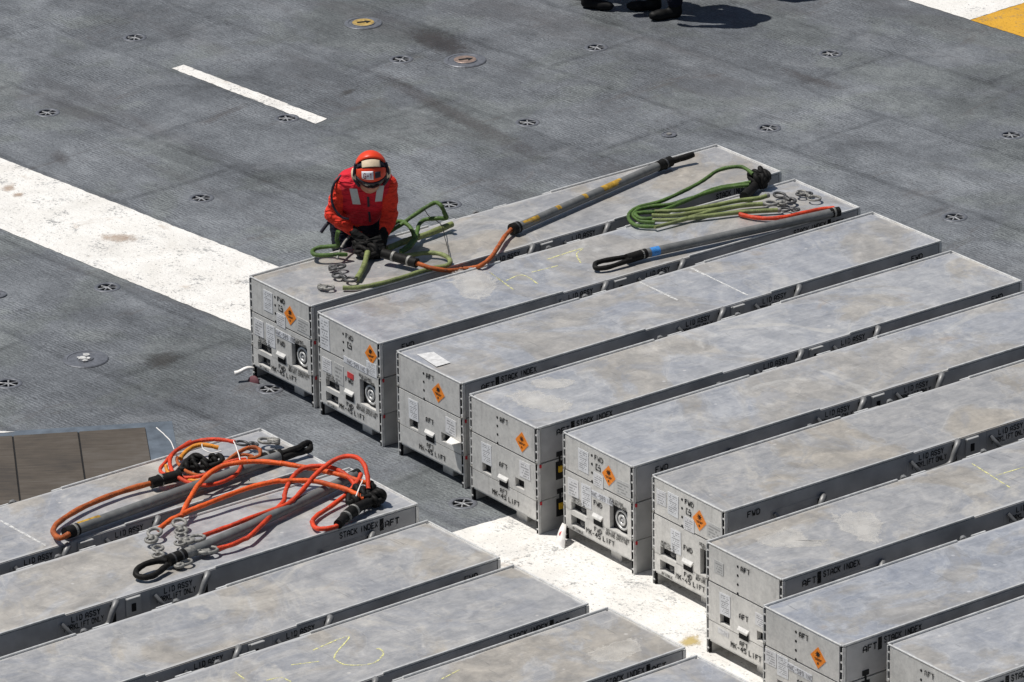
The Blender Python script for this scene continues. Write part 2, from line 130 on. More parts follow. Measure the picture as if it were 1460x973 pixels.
def bevelled(me, w, seg=2, ang=30):
    bm = bmesh.new(); bm.from_mesh(me); bmesh.ops.remove_doubles(bm, verts=bm.verts, dist=1e-5)
    bmesh.ops.recalc_face_normals(bm, faces=bm.faces)
    es = [e for e in bm.edges if len(e.link_faces) == 2 and e.calc_face_angle() > math.radians(ang)]
    bmesh.ops.bevel(bm, geom=es, offset=w, segments=seg, affect='EDGES', clamp_overlap=True)
    bm.to_mesh(me); bm.free(); return me
def spline(pts, sub=6, closed=False):
    P = [Vector(p) for p in pts]; n = len(P); out = []
    for i in range(n if closed else n-1):
        if closed: a, b, c, d = P[i-1], P[i], P[(i+1)%n], P[(i+2)%n]
        else: a, b, c, d = P[max(i-1,0)], P[i], P[i+1], P[min(i+2,n-1)]
        for k in range(sub):
            t = k/sub
            out.append(.5*((2*b)+(c-a)*t+(2*a-5*b+4*c-d)*t*t+(3*b-a-3*c+d)*t*t*t))
    if not closed: out.append(P[-1])
    return out
GLYPH = {  # strokes of a cut-stencil alphabet on a 2 x 3 grid; strokes stop short of each other
 'A': '00-02.3 02.3-13 13-22.3 22.3-20 01.1-21.1', 'B': '00-03 03-1.53 1.53-22.4 22.4-1.51.6 01.6-1.51.6 1.51.6-20.8 20.8-1.50 00-1.50', 'C': '22.4-1.53 1.53-0.53 0.53-02.4 02.4-00.6 00.6-0.50 0.50-1.50 1.50-20.6',
 'D': '00-03 03-1.43 1.43-22.2 22.2-20.8 20.8-1.40 1.40-00', 'E': '00-03 03-23 01.5-1.51.5 00-20', 'F': '00-03 03-23 01.6-1.51.6', 'G': '22.4-1.53 1.53-0.53 0.53-02.4 02.4-00.6 00.6-0.50 0.50-20 20-21.4 21.4-1.11.4',
 'H': '00-03 20-23 01.5-21.5', 'I': '10-13', 'K': '00-03 0.21.5-23 0.61.7-20', 'L': '03-00 00-20', 'M': '00-03 03-11.6 11.6-23 23-20', 'N': '00-03 03-20 20-23', 'O': '00.6-02.4 02.4-0.53 0.53-1.53 1.53-22.4 22.4-20.6 20.6-1.50 1.50-0.50 0.50-00.6',
 'P': '00-03 03-1.53 1.53-22.4 22.4-21.9 21.9-1.51.4 1.51.4-01.4', 'R': '00-03 03-1.53 1.53-22.4 22.4-1.51.5 1.51.5-01.5 0.91.4-20', 'S': '22.5-1.53 1.53-0.53 0.53-02.3 02.3-0.51.6 0.51.6-1.51.4 1.51.4-20.7 20.7-1.50 1.50-0.50 0.50-00.5',
 'T': '10-13 03-23', 'U': '03-00.6 00.6-0.50 0.50-1.50 1.50-20.6 20.6-23', 'W': '03-0.40 0.40-11.5 11.5-1.60 1.60-23', 'X': '00-23 03-20', 'Y': '03-11.6 23-11.6 11.6-10', '-': '0.31.5-1.71.5', '1': '10-13 13-0.32.4', '4': '1.50-1.53 1.53-01 01-21', '5': '23-03 03-01.8 01.8-1.51.8 1.51.8-20.9 20.9-1.50 1.50-00', '8': '0.51.6-02.3 02.3-0.53 0.53-1.53 1.53-22.3 22.3-1.51.6 0.51.6-1.51.6 0.51.6-00.8 00.8-0.50 0.50-1.50 1.50-20.8 20.8-1.51.6', '9': '20.6-22.4 22.4-1.53 1.53-0.53 0.53-02.4 02.4-0.51.5 0.51.5-21.5 20.6-1.50 1.50-0.30'}
_tc = {}
import re
def _pt(t):
    m = re.match(r'^(0\.\d|1\.\d|[012])(\d(?:\.\d)?)$', t); return Vector((float(m.group(1)), float(m.group(2))))
def text_geo(s, th=.66):
    """unit cap height, centred"""
    if (s, th) not in _tc:
        vs = []; fs = []; x = 0.0
        for ch in s:
            if ch == ' ': x += 1.7; continue
            wd = 2.0
            for seg_ in GLYPH[ch].split():
                m = re.match(r'^(.+?)-(.+)$', seg_); a, b = _pt(m.group(1)), _pt(m.group(2)); d = b-a; ln = d.length; d.normalize(); n = Vector((-d.y, d.x))*th/2
                e = th*.30; a2, b2 = a-d*e, b+d*e; o = Vector((x, 0)); k = len(vs)
                vs += [a2+o-n, b2+o-n, b2+o+n, a2+o+n]; fs.append((k, k+1, k+2, k+3))
            x += wd+1.05
        w = x-1.05; _tc[(s, th)] = ([((v.x-w/2)/3, (v.y-1.5)/3) for v in vs], fs, w/3)
    return _tc[(s, th)]
def put_text(mb, s, c, right, up, h, mi=0, wscale=1.0, bold=.66):
    vs, fs, w = text_geo(s, bold); c = Vector(c); right = Vector(right); up = Vector(up); nn = right.cross(up)
    out = []
    for i, (x, y) in enumerate(vs): out.append(c+right*x*h*wscale+up*y*h+nn*(.0004*((i//4) % 5)))
    mb.add(out, fs, mi)
    return w*h*wscale
# ------------------------------------------------------------------ helpers: materials
def lin(h):
    return tuple(((c/255/12.92) if c/255 <= .04045 else ((c/255+.055)/1.055)**2.4) for c in h)+(1,)
class NT:
    def __init__(s, name):
        s.m = bpy.data.materials.new(name); s.m.use_nodes = True; s.t = s.m.node_tree; s.b = s.t.nodes['Principled BSDF']
        s.b.inputs['Specular IOR Level'].default_value = .35
    def n(s, typ, **k):
        nd = s.t.nodes.new('ShaderNode'+typ)
        for a, v in k.items():
            if a.startswith('i_'):
                key = a[2:].replace('_', ' ')
                s.set(nd.inputs[int(key) if key.isdigit() else key], v)
            else: setattr(nd, a, v)
        return nd
    def set(s, sock, v):
        if isinstance(v, bpy.types.NodeSocket): s.t.links.new(v, sock)
        else: sock.default_value = v
    def coord(s, scale=(1,1,1), rot=0, rand=0, kind='Object'):
        c = s.n('TexCoord').outputs[kind]
        if rand:
            oi = s.n('ObjectInfo').outputs['Random']
            mu = s.n('VectorMath', operation='SCALE'); mu.inputs[0].default_value = (31.7, 17.3, 9.1); s.set(mu.inputs['Scale'], oi)
            ad = s.n('VectorMath', operation='ADD'); s.set(ad.inputs[0], c); s.set(ad.inputs[1], mu.outputs[0]); c = ad.outputs[0]
        mp = s.n('Mapping'); s.set(mp.inputs['Vector'], c); mp.inputs['Rotation'].default_value = (0,0,rot); mp.inputs['Scale'].default_value = scale
        return mp.outputs[0]
    def noise(s, vec, scale, detail=4, rough=.55, dist=0, out='Fac'):
        nd = s.n('TexNoise'); s.set(nd.inputs['Vector'], vec); nd.inputs['Scale'].default_value = scale
        nd.inputs['Detail'].default_value = detail; nd.inputs['Roughness'].default_value = rough; nd.inputs['Distortion'].default_value = dist
        return nd.outputs[out]
    def ramp(s, fac, stops, interp='LINEAR'):
        nd = s.n('ValToRGB'); cr = nd.color_ramp; cr.interpolation = interp
        while len(cr.elements) < len(stops): cr.elements.new(.5)
        for e, (p, c) in zip(cr.elements, stops):
            e.position = p; e.color = c if isinstance(c, tuple) else (c, c, c, 1)
        s.set(nd.inputs[0], fac); return nd.outputs[0]
    def mix(s, fac, a, b, mode='MIX'):
        nd = s.n('Mix', data_type='RGBA', blend_type=mode)
        s.set(nd.inputs[0], fac); s.set(nd.inputs[6], a); s.set(nd.inputs[7], b); return nd.outputs[2]
    def math(s, op, a, b=0.0, clamp=False):
        nd = s.n('Math', operation=op); nd.use_clamp = clamp; s.set(nd.inputs[0], a); s.set(nd.inputs[1], b); return nd.outputs[0]
    def bump(s, h, strength=.3, dist=.005):
        nd = s.n('Bump'); s.set(nd.inputs['Height'], h); nd.inputs['Strength'].default_value = strength; nd.inputs['Distance'].default_value = dist
        s.set(s.b.inputs['Normal'], nd.outputs[0])
    def out(s, col=None, rough=.6, metal=0.0):
        if col is not None: s.set(s.b.inputs['Base Color'], col)
        s.set(s.b.inputs['Roughness'], rough); s.set(s.b.inputs['Metallic'], metal); return s.m
def simple(name, c, rough=.55, metal=0.0, var=.15, scale=25, bump=0.0):
    t = NT(name); v = t.coord(rand=1); n = t.noise(v, scale, 4)
    dark = tuple(x*(1-var) for x in c[:3])+(1,); lite = tuple(min(1, x*(1+var)) for x in c[:3])+(1,)
    col = t.ramp(n, [(.3, dark), (.7, lite)])
    if bump: t.bump(n, bump, .004)
    return t.out(col, rough, metal)

M = {}
def hose_mat(name, c, rough=.5, metal=0, var=.2, scale=30):
    t = NT(name); v = t.coord(); n = t.noise(v, scale, 5, .7); n2 = t.noise(v, 9, 6, .75)
    col = t.ramp(n, [(.28, tuple(x*(1-var) for x in c[:3])+(1,)), (.72, tuple(min(1, x*(1+var)) for x in c[:3])+(1,))])
    col = t.mix(t.math('MULTIPLY', t.ramp(n2, [(.46, 0.0), (.62, 1.0)]), .62), col, tuple(x*.34+.010 for x in c[:3])+(1,))
    col = t.mix(t.math('MULTIPLY', t.ramp(t.noise(v, 70, 3, .6), [(.62, 0.0), (.70, 1.0)]), .3), col, (.45,.42,.36,1))
    t.bump(t.math('ADD', t.noise(v, 160, 2), t.math('MULTIPLY', n, .6)), .5, .006); return t.out(col, rough+.16)
def deck_material(name, painted=None):
    t = NT(name); ROT = math.radians(48)
    v = t.coord(rot=ROT, kind='Object')
    # ribs of the rolled non-skid run along x after the rotation
    vs_ = t.coord(rot=ROT, scale=(1, 1, 1))
    nl = t.noise(v, .55, 5, .6, .6); nm = t.noise(v, 3.2, 6, .65, .4); nf = t.noise(v, 42, 3, .7)
    rib_v = t.n('Mapping'); t.set(rib_v.inputs['Vector'], v); rib_v.inputs['Scale'].default_value = (3.2, 17, 1)
    rib = t.noise(rib_v.outputs[0], 3.4, 3, .65)
    rib2 = t.n('Mapping'); t.set(rib2.inputs['Vector'], v); rib2.inputs['Scale'].default_value = (.5, 4, 1)
    ribm = t.noise(rib2.outputs[0], 2.2, 4, .65)
    sp = t.noise(v, 95, 3, .7)
    pit = t.ramp(t.noise(v, 60, 3, .8), [(.60, 0.0), (.70, 1.0)])
    br = t.n('TexBrick'); br.offset = .37; t.set(br.inputs['Vector'], v); br.inputs['Scale'].default_value = 1
    br.inputs['Brick Width'].default_value = 2.6; br.inputs['Row Height'].default_value = 1.05; br.inputs['Mortar Size'].default_value = .05
    br.inputs['Mortar Smooth'].default_value = 1.0
    br.inputs['Color1'].default_value = (.36,.36,.36,1); br.inputs['Color2'].default_value = (.64,.64,.64,1); br.inputs['Mortar'].default_value = (.10,.10,.10,1)
    wob = t.noise(v, 1.3, 4, .6, out='Color'); wv = t.n('VectorMath', operation='SCALE'); t.set(wv.inputs[0], wob); wv.inputs['Scale'].default_value = .16
    av = t.n('VectorMath', operation='ADD'); t.set(av.inputs[0], v); t.set(av.inputs[1], wv.outputs[0]); t.set(br.inputs['Vector'], av.outputs[0])
    br2 = t.n('TexBrick'); br2.offset = .6; br2.inputs['Scale'].default_value = 1; br2.inputs['Brick Width'].default_value = 1.35; br2.inputs['Row Height'].default_value = 1.9
    br2.inputs['Mortar Size'].default_value = .02; br2.inputs['Mortar Smooth'].default_value = 1.0
    br2.inputs['Color1'].default_value = (.34,.34,.34,1); br2.inputs['Color2'].default_value = (.66,.66,.66,1); br2.inputs['Mortar'].default_value = (.36,.36,.36,1); t.set(br2.inputs['Vector'], av.outputs[0])
    sy = t.n('SeparateXYZ'); t.set(sy.inputs[0], v)
    ph = t.math('ADD', t.math('MULTIPLY', sy.outputs[1], 6.2832/.027), t.math('MULTIPLY', t.noise(v, 5, 4, .7), 26))
    line = t.math('MULTIPLY', t.math('SINE', ph), t.ramp(t.noise(v, 1.4, 4, .6), [(.40, .15), (.62, 1.0)]))
    pit2 = t.ramp(t.noise(v, 46, 2, .5), [(.62, 0.0), (.66, 1.0)])
    f = t.math('MULTIPLY', t.math('SUBTRACT', nl, .5), 1.1)
    f = t.math('ADD', f, t.math('MULTIPLY', line, .17))
    for x_, w_ in ((nm, .75), (rib, .55), (ribm, .28), (br.outputs['Color'], .36), (br2.outputs['Color'], .34), (nf, .60), (sp, .85)):
        f = t.math('ADD', f, t.math('MULTIPLY', t.math('SUBTRACT', x_, .5), w_))
    f = t.math('ADD', f, .52)
    base = t.ramp(f, [(.05, (.040,.044,.050,1)), (.5, (.116,.126,.140,1)), (.95, (.240,.256,.276,1))])
    gp = t.ramp(t.noise(av.outputs[0], .9, 5, .6, .2), [(.50, 0.0), (.56, 1.0)])
    base = t.mix(t.math('MULTIPLY', gp, .5), base, t.mix(1.0, base, (1.0,1.02,.90,1), 'MULTIPLY'))
    base = t.mix(t.math('MULTIPLY', pit, .5), base, (.05,.052,.058,1))
    base = t.mix(t.math('MULTIPLY', pit2, .6), base, (.045,.046,.052,1))
    # tyre / soot streaks and brown scuffs with their own shapes
    st_v = t.n('Mapping'); t.set(st_v.inputs['Vector'], v); st_v.inputs['Scale'].default_value = (.22, 1.5, 1)
    st = t.ramp(t.noise(st_v.outputs[0], 1.1, 6, .65, .5), [(.54, 0.0), (.70, 1.0)])
    base = t.mix(t.math('MULTIPLY', st, .58), base, (.066,.064,.068,1))
    st2 = t.n('Mapping'); t.set(st2.inputs['Vector'], v); st2.inputs['Scale'].default_value = (1.3, .35, 1); st2.inputs['Location'].default_value = (5, 3, 0)
    sc = t.ramp(t.noise(st2.outputs[0], 2.0, 7, .75, .8), [(.58, 0.0), (.68, 1.0)])
    base = t.mix(t.math('MULTIPLY', sc, .45), base, (.078,.066,.062,1))
    lt = t.ramp(t.noise(v, 1.7, 6, .75, .3), [(.55, 0.0), (.72, 1.0)])
    base = t.mix(t.math('MULTIPLY', lt, .28), base, (.30,.31,.325,1))
    if painted:
        wear = t.ramp(t.math('ADD', t.math('MULTIPLY', t.noise(v, 34, 4, .8), .62), t.math('MULTIPLY', t.noise(v, 4, 5, .7), .5)), [(.605, 0.0), (.69, 1.0)])
        dirt = t.ramp(t.noise(v, 2.3, 6, .7, .6), [(.42, 0.0), (.72, 1.0)])
        drk = t.ramp(t.noise(v, 2.9, 7, .75, .6), [(.60, 0.0), (.70, 1.0)])
        pc = t.mix(t.math('MULTIPLY', dirt, .55), painted, tuple(c*.70*k for c, k in zip(painted[:3], (1,.97,.92)))+(1,))
        pc = t.mix(t.math('MULTIPLY', drk, .6), pc, tuple(c*k for c, k in zip(painted[:3], (.52,.42,.34)))+(1,))
        pc = t.mix(t.math('MULTIPLY', t.ramp(nm, [(.52,0.0),(.70,1.0)]), .30), pc, tuple(c*.62 for c in painted[:3])+(1,))
        pc = t.mix(t.math('MULTIPLY', t.ramp(rib, [(.5,0.0),(.8,1.0)]), .35), pc, tuple(c*.72 for c in painted[:3])+(1,))
        pc = t.mix(t.math('MULTIPLY', t.ramp(t.noise(v, 40, 3, .6), [(.63, 0.0), (.67, 1.0)]), .7), pc, tuple(c*.30 for c in painted[:3])+(1,))
        base = t.mix(t.math('MULTIPLY', wear, .7), pc, base)
    h = t.math('ADD', t.math('MULTIPLY', rib, .8), t.math('ADD', t.math('MULTIPLY', nf, .8), t.math('MULTIPLY', sp, .6)))
    t.bump(h, .6, .012)
    return t.out(base, .72)
M['deck'] = deck_material('deck_nonskid')
M['deck_white'] = deck_material('deck_white_paint', (.76,.745,.715,1))
M['deck_yellow'] = deck_material('deck_yellow_paint', (.62,.335,.03,1))
M['border'] = simple('deck_border_paint', (.10,.12,.145,1), .5, 0, .3, 9)
def plate_mat():
    t = NT('scorched_plate'); v = t.coord(rand=1); n = t.noise(v, 1.8, 6, .65, .5); n2 = t.noise(t.coord(scale=(1,9,1), rot=.1), 5, 4)
    f = t.math('ADD', t.math('MULTIPLY', n, .65), t.math('MULTIPLY', n2, .4))
    c = t.ramp(f, [(.35, (.062,.054,.047,1)), (.52, (.100,.083,.066,1)), (.7, (.140,.124,.108,1))])
    t.bump(n2, .2, .003); return t.out(c, .55, .3)
M['plate'] = plate_mat()
def alu(name, stained):
    t = NT(name); v = t.coord(rand=1)
    n1 = t.noise(v, 1.5, 6, .58, 1.1); n2 = t.noise(v, 5.5, 6, .65, .6); n3 = t.noise(v, 60, 3, .6)
    sm = t.n('Mapping'); t.set(sm.inputs['Vector'], v); sm.inputs['Scale'].default_value = (1, 14, 14); sm.inputs['Rotation'].default_value = (0,0,.12)
    brush = t.noise(sm.outputs[0], 3.2, 5, .7)
    f = t.math('ADD', t.math('MULTIPLY', n2, .55), t.math('MULTIPLY', brush, .45))
    if stained:
        base = t.ramp(f, [(.28, (.37,.385,.42,1)), (.5, (.50,.51,.535,1)), (.72, (.61,.615,.625,1))])
        wn_ = t.noise(v, 1.05, 7, .62, 1.0); warm = t.ramp(wn_, [(.49, 0.0), (.545, .85), (.66, 1.0)])
        base = t.mix(t.math('MULTIPLY', warm, .70), base, t.ramp(n2, [(.3, (.44,.405,.35,1)), (.7, (.60,.555,.485,1))]))
        bn_ = t.noise(v, 1.6, 7, .65, 1.4); blue = t.ramp(bn_, [(.53, 0.0), (.58, .8), (.70, 1.0)])
        base = t.mix(t.math('MULTIPLY', blue, .40), base, (.36,.39,.46,1))
        base = t.mix(t.math('MULTIPLY', t.ramp(wn_, [(.478, 0.0), (.49, 1.0), (.505, 0.0)]), .30), base, (.76,.74,.70,1))
        blot = t.ramp(n1, [(.60, 0.0), (.66, 1.0)])
        base = t.mix(t.math('MULTIPLY', blot, .55), base, (.74,.72,.68,1))
        ring = t.ramp(n1, [(.545, 0.0), (.555, 1.0), (.575, 0.0), (.645, 0.0), (.66, .8), (.675, 0.0)])
        base = t.mix(t.math('MULTIPLY', ring, .16), base, (.78,.76,.72,1))
        rust = t.ramp(t.noise(v, 2.4, 5, .6, .5), [(.66, 0.0), (.74, 1.0)])
        base = t.mix(t.math('MULTIPLY', rust, .40), base, (.50,.38,.26,1))
        fine = t.noise(v, 26, 6, .75, .6); base = t.mix(1.0, base, t.ramp(fine, [(.25, .87), (.5, 1.0), (.75, 1.14)]), 'MULTIPLY')
        sc2 = t.ramp(t.noise(v, 11, 7, .8, 1.5), [(.60, 0.0), (.66, 1.0)]); base = t.mix(t.math('MULTIPLY', sc2, .25), base, (.68,.67,.65,1))
        ang = t.n('Mapping'); t.set(ang.inputs['Vector'], v); ang.inputs['Scale'].default_value = (22, 1.6, 1); ang.inputs['Rotation'].default_value = (0,0,.25)
        base = t.mix(t.math('MULTIPLY', t.ramp(t.noise(ang.outputs[0], 3.0, 3, .6, .4), [(.67, 0.0), (.70, 1.0)]), .4), base, (.22,.22,.225,1))
        vor = t.n('TexVoronoi', feature='F1'); t.set(vor.inputs['Vector'], v); vor.inputs['Scale'].default_value = 7
        spl = t.math('MULTIPLY', t.ramp(vor.outputs['Distance'], [(.06, 1.0), (.10, 0.0)]), t.ramp(t.noise(v, 2.2, 3), [(.50, 0.0), (.56, 1.0)]))
        base = t.mix(t.math('MULTIPLY', spl, .65), base, (.80,.79,.78,1))
        sv = t.n('Mapping'); t.set(sv.inputs['Vector'], v); sv.inputs['Scale'].default_value = (1.5, 30, 1); sv.inputs['Rotation'].default_value = (0,0,.5)
        scr = t.ramp(t.noise(sv.outputs[0], 4.5, 3, .6, .3), [(.66, 0.0), (.69, 1.0)])
        base = t.mix(t.math('MULTIPLY', scr, .5), base, (.80,.80,.79,1))
        oi = t.n('ObjectInfo').outputs['Random']
        base = t.mix(1.0, base, t.ramp(oi, [(0.0, (.93,.895,.84,1)), (.33, (1.0,.985,.96,1)), (.66, (.90,.91,.93,1)), (1.0, (.97,.945,.91,1))]), 'MULTIPLY')
        so_ = t.n('SeparateXYZ'); t.set(so_.inputs[0], t.n('TexCoord').outputs['Object'])
        ey = t.math('SUBTRACT', .356, t.math('ABSOLUTE', so_.outputs[1])); ex = t.math('SUBTRACT', 1.9925, t.math('ABSOLUTE', so_.outputs[0])); ed = t.math('MINIMUM', ex, ey)
        ew = t.ramp(t.math('ADD', ed, t.math('MULTIPLY', t.math('SUBTRACT', n2, .5), .10)), [(.004, 1.0), (.030, .0)])
        ew = t.math('MULTIPLY', ew, t.math('GREATER_THAN', so_.outputs[2], .7075)); base = t.mix(t.math('MULTIPLY', ew, .8), base, (.80,.79,.77,1))
        rough = t.ramp(n2, [(.3, .34), (.7, .54)])
        met = .50
        t.bump(t.math('ADD', t.math('MULTIPLY', t.noise(v, 3.5, 3), 2.5), t.math('MULTIPLY', n3, .12)), .10, .02)
    else:
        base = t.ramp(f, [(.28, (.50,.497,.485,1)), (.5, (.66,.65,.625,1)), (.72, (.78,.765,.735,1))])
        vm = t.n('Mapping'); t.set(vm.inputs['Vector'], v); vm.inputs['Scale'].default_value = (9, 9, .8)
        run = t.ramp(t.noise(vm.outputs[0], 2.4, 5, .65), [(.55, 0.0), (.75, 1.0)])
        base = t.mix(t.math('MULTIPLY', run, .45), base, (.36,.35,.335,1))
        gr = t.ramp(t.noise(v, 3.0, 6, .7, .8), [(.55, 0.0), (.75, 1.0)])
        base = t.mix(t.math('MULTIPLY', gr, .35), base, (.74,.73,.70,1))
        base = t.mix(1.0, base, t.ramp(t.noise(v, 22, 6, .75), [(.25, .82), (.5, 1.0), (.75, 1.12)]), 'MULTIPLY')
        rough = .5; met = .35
        t.bump(t.math('ADD', t.noise(v, 4, 3), t.math('MULTIPLY', n3, .1)), .08, .02)
    return t.out(base, rough, met)
M['lid'] = alu('weathered_aluminium_lid', True)
M['alu'] = alu('weathered_aluminium_panel', False)  # end panels get a brighter colour so they look lit beside the sides
M['side_low'] = simple('shade_toned_side_lower', (.40,.40,.395,1), .55, .25, .2, 5)  # lower long sides toned darker than the ends, shade put into the colour
M['side'] = simple('shade_toned_aluminium_side', (.38,.38,.385,1), .55, .25, .22, 5)  # darker copy of the aluminium, shade of the long sides in its colour
M['edge'] = simple('worn_aluminium_edge', (.62,.62,.61,1), .42, .3, .2, 30)
M['handle'] = simple('handle_aluminium', (.21,.21,.21,1), .5, .35, .25, 30)
M['dark'] = simple('dark_channel', (.018,.018,.019,1), .7)
M['black'] = simple('black_rubber', (.012,.0115,.011,1), .6, 0, .4, 60, .2)
M['ink'] = simple('stencil_ink', (.022,.022,.022,1), .7, 0, .5, 90)
def worn(m, sc, lo, hi, mn):
    t = m.node_tree; b = t.nodes['Principled BSDF']; tc = t.nodes.new('ShaderNodeTexCoord'); n = t.nodes.new('ShaderNodeTexNoise'); n.inputs['Scale'].default_value = sc; n.inputs['Detail'].default_value = 6; n.inputs['Roughness'].default_value = .75
    oi = t.nodes.new('ShaderNodeObjectInfo'); ad = t.nodes.new('ShaderNodeVectorMath'); ad.operation = 'ADD'; t.links.new(tc.outputs['Object'], ad.inputs[0]); t.links.new(oi.outputs['Location'], ad.inputs[1])
    r = t.nodes.new('ShaderNodeMapRange'); r.inputs[1].default_value = lo; r.inputs[2].default_value = hi; r.inputs[3].default_value = 1; r.inputs[4].default_value = mn
    t.links.new(ad.outputs[0], n.inputs['Vector']); t.links.new(n.outputs['Fac'], r.inputs[0]); t.links.new(r.outputs[0], b.inputs['Alpha']); return m
worn(M['ink'], 22, .50, .66, .25)
M['steel'] = simple('galvanised_steel', (.235,.23,.215,1), .6, .3, .4, 60)
M['steel_dark'] = simple('dark_steel', (.085,.085,.087,1), .5, .4, .35, 60)
M['yellow'] = simple('yellow_strap', (.60,.36,.02,1), .6)
M['tape_yellow'] = simple('yellow_tape', (.36,.215,.03,1), .6, 0, .55, 30)
M['tape_blue'] = simple('blue_tape', (.05,.22,.55,1), .5, 0, .3, 60)
M['red'] = simple('red_tag', (.45,.02,.03,1), .6)
M['orange_label'] = simple('orange_hazard_label', (.80,.235,.02,1), .55, 0, .12, 30)
M['rope_orange'] = hose_mat('orange_hose', (.74,.105,.012,1), .42, 0, .22, 30)
M['rope_red'] = hose_mat('red_orange_hose', (.64,.052,.012,1), .42, 0, .22, 30)
M['rope_rust'] = hose_mat('worn_rust_hose', (.40,.095,.022,1), .6, 0, .35, 30)
M['rope_amber'] = hose_mat('amber_hose', (.70,.26,.02,1), .5, 0, .3, 30)
M['rope_green'] = hose_mat('green_hose', (.070,.135,.026,1), .42, 0, .3, 30)
M['rope_olive'] = hose_mat('olive_hose', (.20,.235,.085,1), .5, 0, .3, 22)
M['rope_pale'] = hose_mat('pale_green_hose', (.20,.235,.09,1), .45, 0, .25, 22)
M['pole'] = simple('grey_pole', (.150,.153,.152,1), .5, .1, .2, 20)
M['white_tie'] = simple('white_nylon', (.75,.73,.70,1), .5)
M['chalk'] = simple('yellow_chalk', (.70,.68,.30,1), .9, 0, .3, 120); worn(M['chalk'], 45, .42, .60, 0)
M['wchalk'] = simple('white_chalk', (.64,.64,.63,1), .9, 0, .3, 120); worn(M['wchalk'], 35, .42, .62, .1)
M['wood'] = simple('dunnage_wood', (.10,.085,.07,1), .8)
def label_mat(name, base, ink, rows):
    t = NT(name); g = t.coord(kind='Generated'); o = t.coord(rand=1)
    sx = t.n('SeparateXYZ'); t.set(sx.inputs[0], g)
    a, b = sx.outputs[1], sx.outputs[2]
    row = t.math('FRACT', t.math('MULTIPLY', b, rows))
    rm = t.math('GREATER_THAN', row, .52)
    cell = t.n('TexWhiteNoise', noise_dimensions='2D')
    cv = t.n('CombineXYZ'); t.set(cv.inputs[0], t.math('FLOOR', t.math('MULTIPLY', a, 9))); t.set(cv.inputs[1], t.math('FLOOR', t.math('MULTIPLY', b, rows)))
    t.set(cell.inputs['Vector'], cv.outputs[0])
    word = t.math('GREATER_THAN', cell.outputs['Value'], .42)
    inx = t.math('MULTIPLY', t.math('GREATER_THAN', a, .12), t.math('LESS_THAN', a, .86))
    iny = t.math('MULTIPLY', t.math('GREATER_THAN', b, .08), t.math('LESS_THAN', b, .93))
    k = t.math('MULTIPLY', t.math('MULTIPLY', rm, word), t.math('MULTIPLY', inx, iny))
    grime = t.ramp(t.noise(o, 14, 5, .7), [(.4, 1.0), (.75, .78)])
    c = t.mix(t.math('MULTIPLY', k, .62), base, ink)
    c = t.mix(1.0, c, grime, 'MULTIPLY')
    return t.out(c, .6)
M['paper'] = label_mat('printed_white_label', (.70,.71,.73,1), (.12,.12,.13,1), 11)
M['paper2'] = label_mat('printed_label_sparse', (.68,.68,.69,1), (.16,.16,.17,1), 6)
M['faded'] = label_mat('faded_label', (.52,.52,.51,1), (.17,.17,.17,1), 5)

for k_ in ('black', 'dark', 'ink'): M[k_].node_tree.nodes['Principled BSDF'].inputs['Specular IOR Level'].default_value = .12
# ------------------------------------------------------------------ deck with real openings for the tie-down fittings
def sheet(name, outline, z, mat, holes=(), r=.0675):
    rag = .006 if mat in (M['deck_white'], M['deck_yellow']) else 0
    cu = bpy.data.curves.new(name, 'CURVE'); cu.dimensions = '2D'; cu.fill_mode = 'BOTH'
    def ring(pts):
        sp = cu.splines.new('POLY'); sp.points.add(len(pts)-1); sp.use_cyclic_u = True
        for q, p in zip(sp.points, pts): q.co = (p[0], p[1], 0, 1)
    if rag:
        o2 = []; rg = random.Random(3); N_ = len(outline)
        for i in range(N_):
            a, b = Vector(outline[i]), Vector(outline[(i+1) % N_]); n_ = max(1, min(500, int((b-a).length/.035))); d_ = (b-a).normalized(); nn = Vector((-d_.y, d_.x))
            for q_ in range(n_): p_ = a+(b-a)*q_/n_; o2.append(p_+nn*(rag*(noise.noise((p_.x*6, p_.y*6, 0))+.7*rg.uniform(-1, 1))) if q_ else p_)
        outline = o2
    ring(outline)
    for h in holes: ring([(h[0]+r*math.cos(2*math.pi*k/20), h[1]+r*math.sin(2*math.pi*k/20)) for k in range(20)])
    o = bpy.data.objects.new(name, cu); COL.objects.link(o)
    dg = bpy.context.evaluated_depsgraph_get(); me = bpy.data.meshes.new_from_object(o.evaluated_get(dg))
    bpy.data.objects.remove(o); bpy.data.curves.remove(cu)
    bm = bmesh.new(); bm.from_mesh(me)
    for v in bm.verts: v.co.z = z
    for f in bm.faces:
        if f.normal.z < 0: f.normal_flip()
    bm.to_mesh(me); bm.free(); me.materials.clear()
    return structure(obj(name, me, mat))
def V2(p): return Vector((p[0], p[1], 0))
def xy(*vs): return [(v.x, v.y) for v in vs]
PADXY = [V2(p) for p in PADS]
COVXY = [V2(p) for p in COVERS]
sheet('flight_deck', [(-70,-70),(70,-70),(70,70),(-70,70)], 0, M['deck'], PADXY)
e1 = (V2(DASH[2])-V2(DASH[1])); 
sheet('white_dash_marking', [(p[0], p[1]) for p in DASH], .003, M['deck_white'])
b0, b1, b2, b3 = [V2(p) for p in BAND]
bd = (b2-b1).normalized()
sheet('wide_white_stripe', xy(b0-bd*14, b1-bd*14, b1+bd*6.4, b0+bd*6.4), .003, M['deck_white'])
w0, w1 = [V2(p) for p in WHITE2]; wd = (w1-w0).normalized(); wp = Vector((wd.y, -wd.x, 0))
wo = w0-wd*.65
sheet('white_deck_panel', xy(wo, wo+wd*1.9, wo+wd*1.9+wp*14, wo+wp*14), .003, M['deck_white'])
